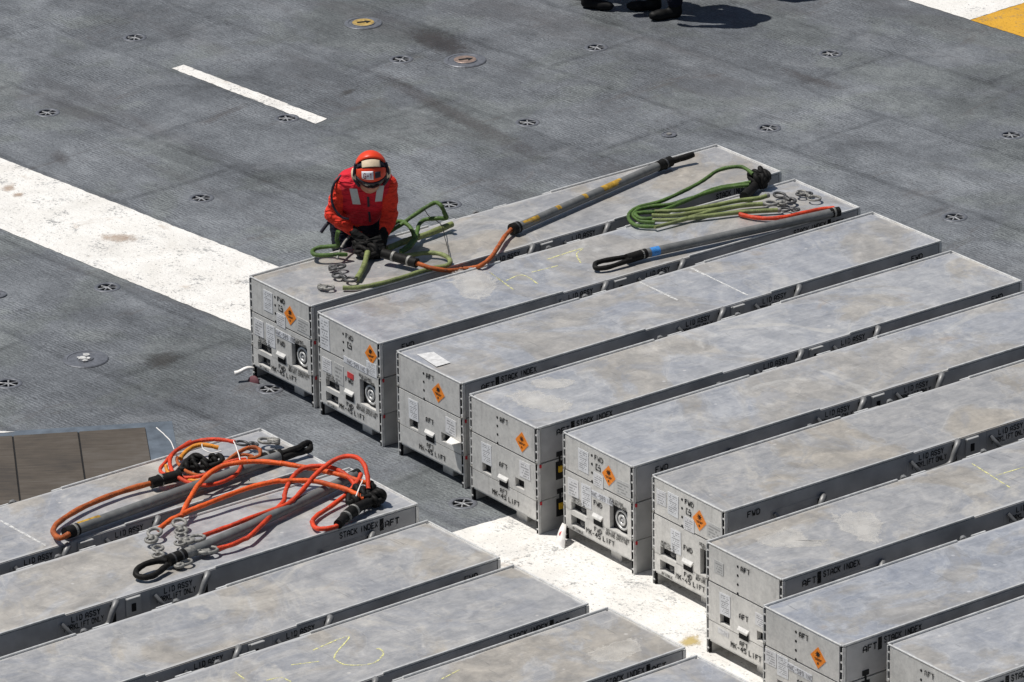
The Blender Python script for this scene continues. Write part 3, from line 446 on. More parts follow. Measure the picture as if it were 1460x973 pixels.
y0, y1, y2, y3 = [V2(p) for p in WY]; yd = (y3-y0).normalized(); yq = Vector((-yd.y, yd.x, 0))
sheet('white_line_marking', xy(y0-yd*9, y1, y1+yq*1.0, y0-yd*9+yq*1.0), .003, M['deck_white'])
sheet('yellow_line_marking', xy(y1+yd*.004, y1+yd*3, y1+yd*3+yq*1.0, y1+yd*.004+yq*1.0), .003, M['deck_yellow'])
# scorched steel plates let into the deck, bottom left
q0, q1, q2, q3 = V2(PLATE[0]), V2(PLATE[1]), V2(PLATE[2]), V2(PLATE[3])
qx = (q3-q2).normalized(); qy = Vector((qx.y, -qx.x, 0))
pl = structure(empty('deck_plate_panel', q3))
bsh = sheet('border', [(p[0]-q3.x, p[1]-q3.y) for p in xy(q1-qx*4, q1, q1+qy*3, q1-qx*4+qy*3)], .003, M['border']); bsh.parent = pl; del bsh['kind']; bsh.name = 'painted_border'
bed = MB(); Pb = [qx*-4, qx*0, qx*0+qy*2.6, qx*-4+qy*2.6]; bed.prism([(p.x, p.y) for p in reversed(Pb)], .0035, .006); obj('plate_bed', bed.mesh('plate_bed'), M['dark'], pl)
seams = [V2(PLATE[4]), V2(PLATE[5])]
sx_ = [(s-q3).dot(qx) for s in seams]
edges = [sx_[0]-.75, sx_[0]-.006, None, sx_[0]+.006, sx_[1]-.006, None, sx_[1]+.006, 0]
for a0, a1 in ((sx_[0]-.75, sx_[0]-.005), (sx_[0]+.005, sx_[1]-.005), (sx_[1]+.005, 0)):
    mb = MB(); P = [qx*a0, qx*a1, qx*a1+qy*2.6, qx*a0+qy*2.6]; mb.prism([(p.x, p.y) for p in reversed(P)], .0062, .013)
    obj('steel_plate', bevelled(mb.mesh('steel_plate'), .003, 1), M['plate'], pl)
wt = V2(PLATE[9]); sheet('white_corner_marking', xy(wt, wt-qx*.5+qy*.02, wt-qx*.5+Vector((0,.07,0)), wt-qx*.2+Vector((0,.05,0))), .006, M['deck_white'])

def stain_sheet(name, poly, z, cols, alpha, sc=7):
    t = NT(name+'_stain'); v = t.coord(); n = t.noise(v, sc, 6, .7, .6)
    at_ = t.n('Attribute'); at_.attribute_name = 'cover'
    t.out(t.ramp(n, [(.3, cols[0]), (.7, cols[1])]), .75)
    e = t.math('ADD', at_.outputs['Fac'], t.math('MULTIPLY', t.math('SUBTRACT', t.noise(v, sc*2.2, 8, .85, .4), .5), 2.6))
    t.set(t.b.inputs['Alpha'], t.ramp(e, [(.15, 0.0), (.85, alpha)]))
    P = spline([V2(p) for p in poly], 5, True); c = sum(P, Vector())/len(P); n_ = len(P); vs = []; cov = []; fs = []
    for k_, w_ in ((1.6, 0.0), (1.2, .2), (.8, .55), (.4, .85)):
        for p in P: q = c+(p-c)*k_; vs.append((q.x, q.y, z)); cov.append(w_)
    vs.append((c.x, c.y, z)); cov.append(1.0)
    for r_i in range(3):
        for i in range(n_): fs.append((r_i*n_+i, r_i*n_+(i+1)%n_, (r_i+1)*n_+(i+1)%n_, (r_i+1)*n_+i))
    fs += [(3*n_+i, 3*n_+(i+1)%n_, len(vs)-1) for i in range(n_)]
    me = bpy.data.meshes.new(name); me.from_pydata(vs, [], fs); me.update(); a_ = me.attributes.new('cover', 'FLOAT', 'POINT'); a_.data.foreach_set('value', cov)
    for f in me.polygons:
        if f.normal.z < 0: f.flip()
    return structure(obj(name, me, t.m))
for nm_, poly in DSTAIN.items():
    cols, al, z_ = {'soot': (((.030,.028,.030,1), (.065,.060,.062,1)), .65, .0022), 'scuff': (((.045,.043,.042,1), (.07,.066,.062,1)), .5, .0022), 'rust': (((.26,.15,.09,1), (.55,.46,.38,1)), .6, .0045), 'ochre': (((.45,.33,.10,1), (.62,.50,.22,1)), .75, .0045), 'brown': (((.055,.046,.046,1), (.085,.072,.070,1)), .30, .0022)}[nm_.split('_')[0]]
    for q_ in poly: stain_sheet('deck_stain', q_, z_, cols, al)

# tie-down fittings
def fitting_meshes():
    rim = MB(); rim.lathe([(.094,.0005),(.092,.0035),(.068,.0045),(.0655,.001),(.0655,-.012)], 28)
    cup = MB(); cup.lathe([(.0665,-.003),(.062,-.03),(.045,-.06),(.018,-.07),(.0,-.07)], 28)
    bar = MB()
    bar.tube([(.0,0,.003),(.02,0,.004),(.045,0,.001),(.067,0,-.003)], [.010,.0065,.006,.009], 8)
    return rim.mesh('rim'), cup.mesh('cup'), bar.mesh('bar')
FM = fitting_meshes()
M['spoke'] = simple('worn_spoke', (.26,.265,.275,1), .5, .2, .4, 60)
M['rim'] = simple('fitting_rim_paint', (.135,.142,.160,1), .45, .2, .25, 30)
M['cup'] = simple('fitting_cup', (.010,.010,.011,1), .7)
PADLAB = ['near the top left corner of the deck', 'at the top, below the boots of the standing people', 'towards the top right, below the painted yellow block',
 'at the left edge, left of the white dash', 'touching the lower end of the white dash', 'right of the white dash, level with its end', 'beyond the farthest container end, to the right', 'at the right edge of the picture',
 'left of the worker, beside the wide white stripe', 'just behind the worker, beside the coiled green hose', 'on the right, beyond the third container end',
 'below the wide white stripe on the left', 'at the left edge, above the brown plates', 'in front of the nearest corner of the worker\'s container',
 'beside the large brown round cover', 'between the two rows of containers, by the white panel', 'beyond the top edge of the view', 'under the end of the worker\'s container']
for i, p in enumerate(PADXY):
    e = empty('tie_down_fitting', p, rnd.uniform(0, 1.2))
    tag(e, 'recessed tie-down fitting with crossed bars '+PADLAB[i], 'deck fitting', 'tie-down fittings in the deck')
    obj('rim', FM[0], M['rim'], e); obj('cup', FM[1], M['cup'], e)
    for k in range(6):
        o = obj('cross_bar', FM[2], M['spoke'], e); o.rotation_euler = (0, 0, k*math.pi/3+.1); o.location.z = -.007
def round_cover(name, p, R, r, mat, label, arrow=True):
    e = tag(empty(name, p, .3), label, 'deck cover')
    a = MB(); a.lathe([(R,.003),(R*.96,.009),(R*.80,.011),(R*.78,.007),(r*1.12,.007),(r*1.1,.012),(r*1.02,.012)], 40, smooth=False); obj('collar', a.mesh('collar'), M['rim'], e)
    c = MB(); c.lathe([(r*1.02,.012),(r*.98,.014),(0,.0145)], 32, smooth=False); d = obj('disc', c.mesh('disc'), mat, e)
    if arrow:
        g = MB(); g.prism([(-r*.6,-r*.18),(r*.2,-r*.18),(r*.2,-r*.5),(r*.75,0),(r*.2,r*.3),(r*.2,r*.15),(-r*.6,r*.15)], .0148, .0165); obj('slot', g.mesh('slot'), M['dark'], d)
    return e
M['cov_y'] = simple('yellow_cover', (.36,.25,.08,1), .6, 0, .4, 30); M['cov_b'] = simple('bronze_cover', (.30,.22,.18,1), .45, .4, .3, 30)
round_cover('round_deck_cover', COVXY[0], .15, .085, M['cov_y'], 'round deck cover with a chipped yellow disc at the top')
round_cover('round_deck_cover', COVXY[1], .165, .085, M['cov_b'], 'larger round deck cover with a worn bronze disc and wide grey collar')
round_cover('round_deck_cover', COVXY[2], .06, .02, M['steel'], 'small plain deck plug beyond the farthest container', False)
round_cover('round_deck_cover', COVXY[3], .155, .05, M['rim'], 'flush grey round cover with chipped paint below the wide white stripe', False)
round_cover('round_deck_cover', COVXY[4], .07, .02, M['steel'], 'small deck plug cut by the left edge of the picture', False)
chip = MB()
for k, (dx, dy, s) in enumerate(((.0,.045,.03),(-.02,-.01,.035),(.015,-.02,.02),(.0,-.06,.02),(-.05,.0,.012))):
    pts = [(COVXY[3].x+dx+s*(.6+.5*rnd.random())*math.cos(a), COVXY[3].y+dy+s*(.6+.5*rnd.random())*math.sin(a)) for a in (k2*.7854 for k2 in range(8))]
    chip.prism(pts, .0185, .0205)
tag(obj('paint_chips', chip.mesh('paint_chips'), M['wchalk']), 'pale chipped patches on the flush grey round cover', 'paint chips')

# ------------------------------------------------------------------ containers
L, W, H = 3.985, .712, .722
hx, hy = L/2, W/2
ZB, ZM, ZL = .222, .472, T          # tops of base, middle and lid
NT_ = .024                           # corner notch
def notched(x=hx, y=hy, n=NT_):
    return [(-x+n,-y),(x-n,-y),(x-n,-y+n),(x,-y+n),(x,y-n),(x-n,y-n),(x-n,y),(-x+n,y),(-x+n,y-n),(-x,y-n),(-x,-y+n),(-x+n,-y+n)]
CP = []      # (name, mesh, material, parent index or None)
def part(name, mb_or_mesh, mat, par=None, bev=0, seg=1):
    me = mb_or_mesh.mesh(name) if isinstance(mb_or_mesh, MB) else mb_or_mesh
    if bev: bevelled(me, bev, seg)
    me.materials.append(mat); CP.append((name, me, par)); return len(CP)-1
# end-face frame: k=-1 AFT end, +1 FWD end ; u 0..1 left to right, v 0..1 top to bottom
def endp(k, u, v, out=0.0):
    y = (hy-u*W)*(-k)
    return Vector((k*(hx+out), y, H*(1-v)))
def end_axes(k): return Vector((0, k, 0)), Vector((0, 0, 1))
# body sections (front pockets are cut as real recesses)
POCK = {-1: [('mid', .25, .625, .13, .085), ('mid', .735, .605, .13, .085)],
        1: [('mid', .225, .655, .22, .085), ('mid', .79, .56, .25, .235), ('base', .21, .785, .20, .095)]}
def panel_end(mb, k, u0, u1, z0, z1, pockets, depth=.05):
    # an end plate with rectangular openings, built as a grid with missing cells
    us = sorted({u0, u1} | {p[0]-p[2]/2 for p in pockets} | {p[0]+p[2]/2 for p in pockets})
    zs = sorted({z0, z1} | {H*(1-p[1])-p[3]*H/2 for p in pockets} | {H*(1-p[1])+p[3]*H/2 for p in pockets})
    for i in range(len(us)-1):
        for j in range(len(zs)-1):
            uc = (us[i]+us[i+1])/2; zc = (zs[j]+zs[j+1])/2
            if any(abs(uc-p[0]) < p[2]/2 and abs(zc-H*(1-p[1])) < p[3]*H/2 for p in pockets): continue
            ya, yb = [(hy-u*W)*(-k) for u in (us[i], us[i+1])]
            mb.box((min(k*hx, k*(hx-depth)), min(ya, yb), zs[j]), (max(k*hx, k*(hx-depth)), max(ya, yb), zs[j+1]))
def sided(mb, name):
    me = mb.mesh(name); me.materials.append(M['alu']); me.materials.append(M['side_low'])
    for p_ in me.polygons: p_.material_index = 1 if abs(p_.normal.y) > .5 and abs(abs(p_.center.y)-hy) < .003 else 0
    return me
def section(name, z0, z1, key, side_drop=None):
    mb = MB(); n = NT_; d = .05
    # core block (ends set back) and notched sides
    mb.box((-hx+d, -hy+n, z0), (hx-d, hy-n, z1))
    for s in (-1, 1): mb.box((-hx+n, min(s*hy, s*(hy-n)), side_drop if side_drop is not None else z0), (hx-n, max(s*hy, s*(hy-n)), z1))
    for k in (-1, 1):
        panel_end(mb, k, n/W, 1-n/W, z0, z1, [p[1:] for p in POCK[k] if p[0] == key], d)
    return mb
lid = MB(); lid.prism(notched(), ZM+.006, ZL)
lidm = lid.mesh('lid'); bevelled(lidm, .005, 2)
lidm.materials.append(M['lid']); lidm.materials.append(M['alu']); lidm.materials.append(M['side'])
for p_ in lidm.polygons: p_.material_index = 0 if p_.normal.z > .5 else (1 if abs(p_.normal.x) > .5 else 2)  # colour chosen by facing: bright lit ends, dark shaded long sides
CP.append(('lid', lidm, None)); I_LID = len(CP)-1
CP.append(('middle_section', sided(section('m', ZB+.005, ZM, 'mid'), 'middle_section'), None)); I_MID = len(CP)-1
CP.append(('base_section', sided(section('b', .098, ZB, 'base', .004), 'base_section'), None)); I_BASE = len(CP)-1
seam = MB(); seam.box((-hx+.03,-hy+.03,ZB-.01),(hx-.03,hy-.03,ZM+.02)); part('seal_core', seam, M['dark'])
# lips round the lid
for s in (-1, 1):
    for k in (-1, 1):
        r = MB(); x0, x1 = (k*(hx-1.47), k*(hx-.004)); r.box((min(x0,x1), min(s*(hy-.012), s*hy-.0*s), T-.001), (max(x0,x1), max(s*(hy-.012), s*hy), T+.012)); part('lid_rail', r, M['edge'], I_LID, .002)
for k in (-1, 1):
    r = MB(); r.box((min(k*hx, k*(hx-.010)), -hy+.014, T-.001), (max(k*hx, k*(hx-.010)), hy-.014, T+.009)); part('end_lip', r, M['edge'], I_LID, .002)
def tab_mesh():
    r = MB(); r.box((-.055, .006, T-.012), (.055, .018, T-.002)); r.box((-.05, 0, T-.012), (.05, .006, T-.006)); me = r.mesh('rail_tab'); me.materials.append(M['edge']); return me
TAB = tab_mesh()
# corner posts with rungs
for k in (-1, 1):
    for s in (-1, 1):
        c = MB(); xo, xi = k*(hx-.002), k*(hx-.012); yo, yi = s*(hy-.0065), s*(hy-NT_)
        x0, x1 = sorted((k*(hx-NT_), k*(hx-NT_+.004))); y0_, y1_ = sorted((s*(hy-.0065), s*(hy-NT_))); c.box((x0, y0_, 0), (x1, y1_, T-.006))
        x0, x1 = sorted((k*(hx-NT_+.0041), k*(hx-.003))); y0_, y1_ = sorted((s*(hy-NT_), s*(hy-NT_+.003))); c.box((x0, y0_, 0), (x1, y1_, T-.006))
        pi_ = part('corner_channel', c, M['dark'])
        g = MB()
        for z in [.035,.095,.155] + [.255+.056*i for i in range(4)] + [.50+.056*i for i in range(4)]:
            g.box((min(xo,xi), min(yo,yi), z-.0045), (max(xo,xi), max(yo,yi), z+.0045))
        # outer thin post edge beside the side wall
        ye0, ye1 = sorted((s*hy, s*(hy-.006))); xe0, xe1 = sorted((k*(hx-NT_+.002), k*(hx-.0015)))
        g.box((xe0, ye0, .0), (xe1, ye1, T-.006))
        part('corner_rungs', g, M['edge'], pi_)
        for z in (ZB+.0, ZM+.0):
            q = MB(); q.lathe([(0,.006),(.009,.006),(.010,0),(.010,-.01)], 10, (k*(hx-.004), s*(hy-.012), z+.012), (k,0,0)); part('corner_latch', q, M['steel'], pi_)
# skid feet and fork openings below the end panels
for k in (-1, 1):
    b = MB(); x0, x1 = sorted((k*(hx-.004), k*(hx-.018)))
    b.box((x0, -hy+NT_+.01, .086), (x1, hy-NT_-.01, .0975)); part('end_sill', b, M['edge'], I_BASE)
    for u in (.64,):
        yc = (hy-u*W)*(-k); b = MB(); x0, x1 = sorted((k*(hx-.06), k*(hx-.62))); b.box((x0, yc-.055, .0), (x1, yc+.055, .094)); part('skid_block', b, M['alu'], I_BASE, .004)
und = MB(); und.box((-hx+.7,-hy+.03,.012),(hx-.7,hy-.03,.094)); part('underbody', und, M['dark'], I_BASE)
# pockets: dark lining, dials, port
for k in (-1, 1):
    for key, u, v, w, h in POCK[k]:
        c = endp(k, u, v, -.046); b = MB(); b.box((c.x-.002, c.y-w*W/2-.002, c.z-h*H/2-.002), (c.x+.002, c.y+w*W/2+.002, c.z+h*H/2+.002))
        par = I_BASE if key == 'base' else I_MID
        part('pocket', b, M['dark'], par)
        if k == 1 and h < .2:
            c = endp(k, u+.02, v+.0, -.03); g = MB(); g.lathe([(0,.012),(.012,.012),(.02,.008),(.026,.0),(.026,-.012)], 18, c, (1,0,0)); part('dial', g, M['steel_dark'], par)
        if k == 1 and h > .2:
            c = endp(k, u+.02, v, -.03)
            g = MB(); g.lathe([(.074,-.014),(.074,.006),(.066,.010),(.066,-.014)], 28, c, (1,0,0)); g.lathe([(.052,-.012),(.052,.008),(.036,.012),(.034,-.0)], 28, c, (1,0,0)); p_ = part('relief_port', g, M['steel_dark'], I_MID)
            g = MB(); g.lathe([(.0655,.008),(.0655,.014),(.054,.016),(.053,.008)], 28, c, (1,0,0)); g.lathe([(.036,.009),(.036,.016),(.022,.018),(.021,.008)], 28, c, (1,0,0)); g.lathe([(0,.014),(.011,.014),(.012,.002)], 14, c, (1,0,0)); part('port_ring', g, M['edge'], p_)
    # pull tab; a flat dark plate paints in the shade of its slot
    c = endp(k, .5, .63); b = MB(); b.box((min(c.x,c.x+k*.012), c.y-.045, c.z-.022), (max(c.x,c.x+k*.012), c.y+.045, c.z+.012)); 
    tabm = MB(); vs = [(c.x, c.y-.05, c.z+.016),(c.x, c.y+.05, c.z+.016),(c.x+k*.016, c.y+.046, c.z-.002),(c.x+k*.016, c.y-.046, c.z-.002),(c.x, c.y-.05, c.z+.004),(c.x, c.y+.05, c.z+.004),(c.x+k*.016, c.y+.046, c.z-.014),(c.x+k*.016, c.y-.046, c.z-.014)]
    tabm.add(vs, [(0,1,2,3),(4,7,6,5),(3,2,6,7),(0,3,7,4),(1,5,6,2),(0,4,5,1)]); p_ = part('pull_tab', tabm, M['alu'], I_MID)
    b = MB(); b.box((min(c.x,c.x+k*.003), c.y-.044, c.z-.058), (max(c.x,c.x+k*.003), c.y+.044, c.z+.003)); part('tab_slot', b, M['dark'], p_)
    # four vent holes in the lid end
    for v in (.085, .165, .245, .325):
        g = MB(); g.lathe([(0,.0015),(.0085,.0015),(.0085,-.002)], 12, endp(k, .42, v), (k,0,0)); part('vent_hole', g, M['dark'], I_LID)
# stencils: one lettering part for each line
def stencil(txt, c, r_, u_, h, par, ws=1.0):
    m = MB(); put_text(m, txt, c, r_, u_, h, wscale=ws); part('stencil_lettering', m, M['ink'], par)
for k in (-1, 1):
    r_, u_ = end_axes(k); nm = 'AFT' if k < 0 else 'FWD'
    stencil(nm, endp(k, .52, .088, .002), r_, u_, .030, I_LID)
    stencil(nm, endp(k, .5, .512, .002), r_, u_, .030, I_MID)
    if k > 0:
        stencil('HUMIDITY', endp(k, .22, .565, .002), r_, u_, .016, I_MID); stencil('INDICATOR', endp(k, .22, .595, .002), r_, u_, .016, I_MID)
        stencil('DESICCANT', endp(k, .76, .402, .002), r_, u_, .016, I_MID); stencil('DOCUMENT STORAGE', endp(k, .80, .428, .002), r_, u_, .016, I_MID, .62)
        stencil('RELIEF PRESSURE', endp(k, .78, .710, .002), r_, u_, .016, I_BASE); stencil('BEFORE OPENING', endp(k, .76, .738, .002), r_, u_, .016, I_BASE); stencil('BY CABLE', endp(k, .21, .852, .002), r_, u_, .014, I_BASE)
    stencil(nm, endp(k, .5, .755, .002), r_, u_, .027, I_BASE); stencil('MK-45 LIFT', endp(k, .53, .806, .002), r_, u_, .030, I_BASE)
for s_ in (-1, 1):
    u_ = Vector((0,0,1)); y = s_*(hy+.002); rr = Vector((-s_, 0, 0))
    stencil('AFT', (-hx+.20, y, .655), rr, u_, .036, I_LID); stencil('STACK INDEX', (-hx+.445, y, .672), rr, u_, .034, I_LID, .78); stencil('FWD', (hx-.22, y, .655), rr, u_, .034, I_LID)
    m = MB(); m.box((-hx+.262, min(y-.001*s_, y), .622), (-hx+.29, max(y-.001*s_, y), .698)); part('index_bar', m, M['ink'], I_LID)
# lift handles, hasps and latches on both long sides
def handle(xc, s, ztop, txt, drop=.115):
    m = MB(); yb = s*hy; f = -s      # f: viewer's right along x
    prof = [(.200,.002,.004),(.188,.002,.026),(.165,-.012,.042),(.142,-.045,.048),(.118,-drop+.022,.050),(.08,-drop+.004,.050),(0,-drop,.050),(-.09,-drop,.050),(-.125,-drop+.012,.048),(-.15,-drop+.045,.036),(-.172,-drop+.085,.006)]
    pts = spline([(xc+f*a, yb+s*c, ztop+b) for a, b, c in prof], 4)
    n = len(pts); m.tube(pts, [(.022-.009*i/(n-1)) for i in range(n)], 8)
    p = part('lift_handle', m, M['handle'], I_LID)
    pk = MB(); pk.box((xc-.2, min(yb+s*.0012, yb-s*.001), ztop-drop-.02), (xc+.2, max(yb+s*.0012, yb-s*.001), ztop+.004)); part('handle_plate', pk, M['side'], p)
    hg = MB(); x0, x1 = sorted((xc+f*.163, xc+f*.2)); y0_, y1_ = sorted((yb+s*.0014, yb+s*.0045)); hg.box((x0, y0_, ztop-drop-.01), (x1, y1_, ztop-.012)); part('handle_hollow_shade', hg, M['dark'], p)  # raised dark plate painting the shade inside the handle's open end
    if txt:
        r_ = Vector((f,0,0)); stencil('LID ASSY', (xc-f*.005, yb+s*.003, ztop-.026), r_, (0,0,1), .032, I_LID, .82); stencil('FORKLIFT ONLY', (xc-f*.02, yb+s*.003, ztop-.073), r_, (0,0,1), .031, I_LID, .70)
def hasp(xc, s):
    yb = s*hy; m = MB(); y0_, y1_ = sorted((yb, yb+s*.010))
    m.box((xc-.052, y0_, T-.13), (xc+.052, y1_, T-.014)); y0_, y1_ = sorted((yb+s*.0105, yb+s*.026)); m.box((xc-.04, y0_, T-.024), (xc+.052, y1_, T-.012))
    p = part('hasp', m, M['side_low'], I_LID, .002)
    k = MB(); y0_, y1_ = sorted((yb+s*.0105, yb+s*.0125)); k.box((xc-.015, y0_, T-.105), (xc+.015, y1_, T-.055)); part('hasp_slot', k, M['dark'], p)
for s, cx in ((-1, .23), (1, .06)):
    handle(cx-.32, s, .697, True); handle(cx+.32, s, .697, True); hasp(cx, s)
    handle(-hx+.55, s, .625, False, .10); handle(hx-.55, s, .625, False, .10)
    for k in (-1, 1):
        for z in (ZM, ZB):
            yb = s*hy; xc = k*(hx-.17); y0_, y1_ = sorted((yb, yb+s*.004))
            m = MB(); m.box((xc-.03, y0_, z-.135), (xc+.03, y1_, z-.015)); m.box((xc-.024, y0_, z+.018), (xc+.024, y1_, z+.05)); m.box((xc-.006, y0_, z-.015), (xc+.006, y1_, z+.018)); p = part('side_latch', m, M['dark'])
            y0_, y1_ = sorted((yb+s*.0045, yb+s*.014)); m = MB(); m.box((xc-.014, y0_, z-.085), (xc+.014, y1_, z-.045)); part('latch_strap', m, M['yellow'], p)
            r2 = MB(); xc2 = k*(hx-.02); y0_, y1_ = sorted((yb-s*.001, yb+s*.007)); r2.box((xc2-.006, y0_, z-.022), (xc2+.006, y1_, z+.0)); part('security_seal', r2, M['red'], p)

# labels on the end faces -------------------------------------------------
_q = {}
def quad_mesh(w, h, k):
    key = (round(w,3), round(h,3), k)
    if key not in _q:
        b = MB(); r_, u_ = end_axes(k); a = Vector((k*.0,0,0))
        b.box((-.0009, -w/2, -h/2), (.0009, w/2, h/2)); _q[key] = b.mesh('paper_label')
    return _q[key]
def add_label(root, lidpart, k, u, v, w, h, mat, name='paper_label', tilt=0):
    me = quad_mesh(w*W, h*H, k).copy() if mat.name not in [m.name for m in quad_mesh(w*W, h*H, k).materials] and len(quad_mesh(w*W, h*H, k).materials) else quad_mesh(w*W, h*H, k)
    if len(me.materials) == 0: me.materials.append(mat)
    else: me.materials[0] = mat
    o = obj(name, me, None, lidpart); o.location = endp(k, u, v, .0016); o.rotation_euler = (tilt+rnd.uniform(-.035,.035), 0, 0); o.location.y += rnd.uniform(-.006,.006); o.location.z += rnd.uniform(-.006,.006); return o
star = MB()
pts = []
for i in range(18):
    a = i*math.pi/9; r = .026 if i % 2 else .012
    pts.append((r*math.cos(a)*1.15, r*math.sin(a)))
dia_me = MB(); dia_me.add([(0,-.068,0),(0,0,-.068),(0,.068,0),(0,0,.068),(.0012,-.068,0),(.0012,0,-.068),(.0012,.068,0),(.0012,0,.068)], [(0,1,2,3),(7,6,5,4),(0,4,5,1),(1,5,6,2),(2,6,7,3),(3,7,4,0)])
dia_me = dia_me.mesh('hazard_label'); dia_me.materials.append(M['orange_label'])
def dia_print(k):
    m = MB(); r_, u_ = end_axes(k); x = .0022*k if k > 0 else -.001
    m.add([Vector((x,0,0))+r_*p[0]*.9+u_*(p[1]*.9+.022) for p in pts], [tuple(range(18)) if k > 0 else tuple(range(18))])
    for z, w in ((-.006,.034),(-.014,.026)): m.add([Vector((x,0,z))+r_*a+u_*b for a, b in ((-w,-.0022),(w,-.0022),(w,.0022),(-w,.0022))], [(0,1,2,3)])
    for z, w in ((-.034,.006),): m.add([Vector((x,0,z))+r_*a+u_*b for a, b in ((-w,-.007),(w,-.007),(w,.007),(-w,.007))], [(0,1,2,3)])
    me = m.mesh('hazard_print'); me.materials.append(M['ink']); return me
DIA_P = {-1: dia_print(-1), 1: dia_print(1)}
def add_diamond(lid_o, k, u, v, tilt=0):
    o = obj('hazard_label', dia_me, None, lid_o); o.location = endp(k, u, v, .0012 if k > 0 else .0024); o.rotation_euler = (tilt,0,0)
    obj('hazard_print', DIA_P[k], None, o)
def emblem(lid_o, k, u, v):
    m = MB(); r_, u_ = end_axes(k); c = endp(k, u, v, .002)
    def rect(a0, b0, a1, b1): m.add([c+r_*a+u_*b for a, b in ((a0,b0),(a1,b0),(a1,b1),(a0,b1))], [(0,1,2,3)])
    rect(-.026,-.022,-.018,.022); rect(-.018,.014,-.006,.022); rect(-.018,-.022,.026,-.014); rect(.004,.014,.018,.022); rect(.018,-.014,.026,.008); rect(-.004,-.002,.018,.006)
    me = m.mesh('stencil_emblem'); me.materials.append(M['ink']); obj('stencil_emblem', me, None, lid_o)
def put_line_label(root, par, k, u, v, s, h=.026, bg=True, w=.30, col='ink'):
    r_, u_ = end_axes(k)
    o = add_label(root, par, k, u, v, w, .058, M['plain_label'], 'strip_label')
    m = MB(); put_text(m, s, (.0014*k,0,0), r_, u_, h, wscale=.80, bold=.42); me = m.mesh('strip_print'); me.materials.append(M['grey_ink']); obj('strip_print', me, None, o)
M['plain_label'] = simple('plain_white_label', (.62,.63,.66,1), .6, 0, .1, 20)
M['grey_ink'] = simple('grey_ink', (.20,.20,.21,1), .7)
M['red_label'] = simple('red_label', (.55,.05,.05,1), .6, 0, .3, 60)

BOX_INFO = {   # letter: (near end, label)
 'A': ('FWD', 'long aluminium container the red-shirted worker leans over, farthest of the right row'),
 'B': ('FWD', 'long aluminium container carrying the green hose bundle and a grey pole'),
 'C': ('AFT', 'long aluminium container with a white paper patch on its lid corner'),
 'D': ('AFT', 'long aluminium container, fourth from the worker, with two pale stains near its end'),
 'E': ('FWD', 'long aluminium container with a white sleeve hanging from its lower left corner'),
 'F': ('FWD', 'long aluminium container right of the one with the hanging white sleeve'),
 'G': ('AFT', 'long aluminium container with pale splashes and no orange label on its end'),
 'H': ('AFT', 'long aluminium container at the bottom, its end labelled AFT and AWC-589 INC'),
 'I': ('AFT', 'long aluminium container cut by the bottom right corner of the picture'),
 'J': ('AFT', 'long aluminium container carrying the coiled orange hose, farthest of the left row'),
 'K': ('FWD', 'long aluminium container under the looping orange hoses in the left row'),
 'L': ('AFT', 'bare long aluminium container beside the one with looping orange hoses'),
 'M': ('FWD', 'long aluminium container with a yellow chalk curl on its lid'),
 'N': ('FWD', 'long aluminium container with a broad pale stain at its far end, left row'),
 'O': ('AFT', 'long aluminium container just showing at the bottom centre edge')}
PARTS = {}
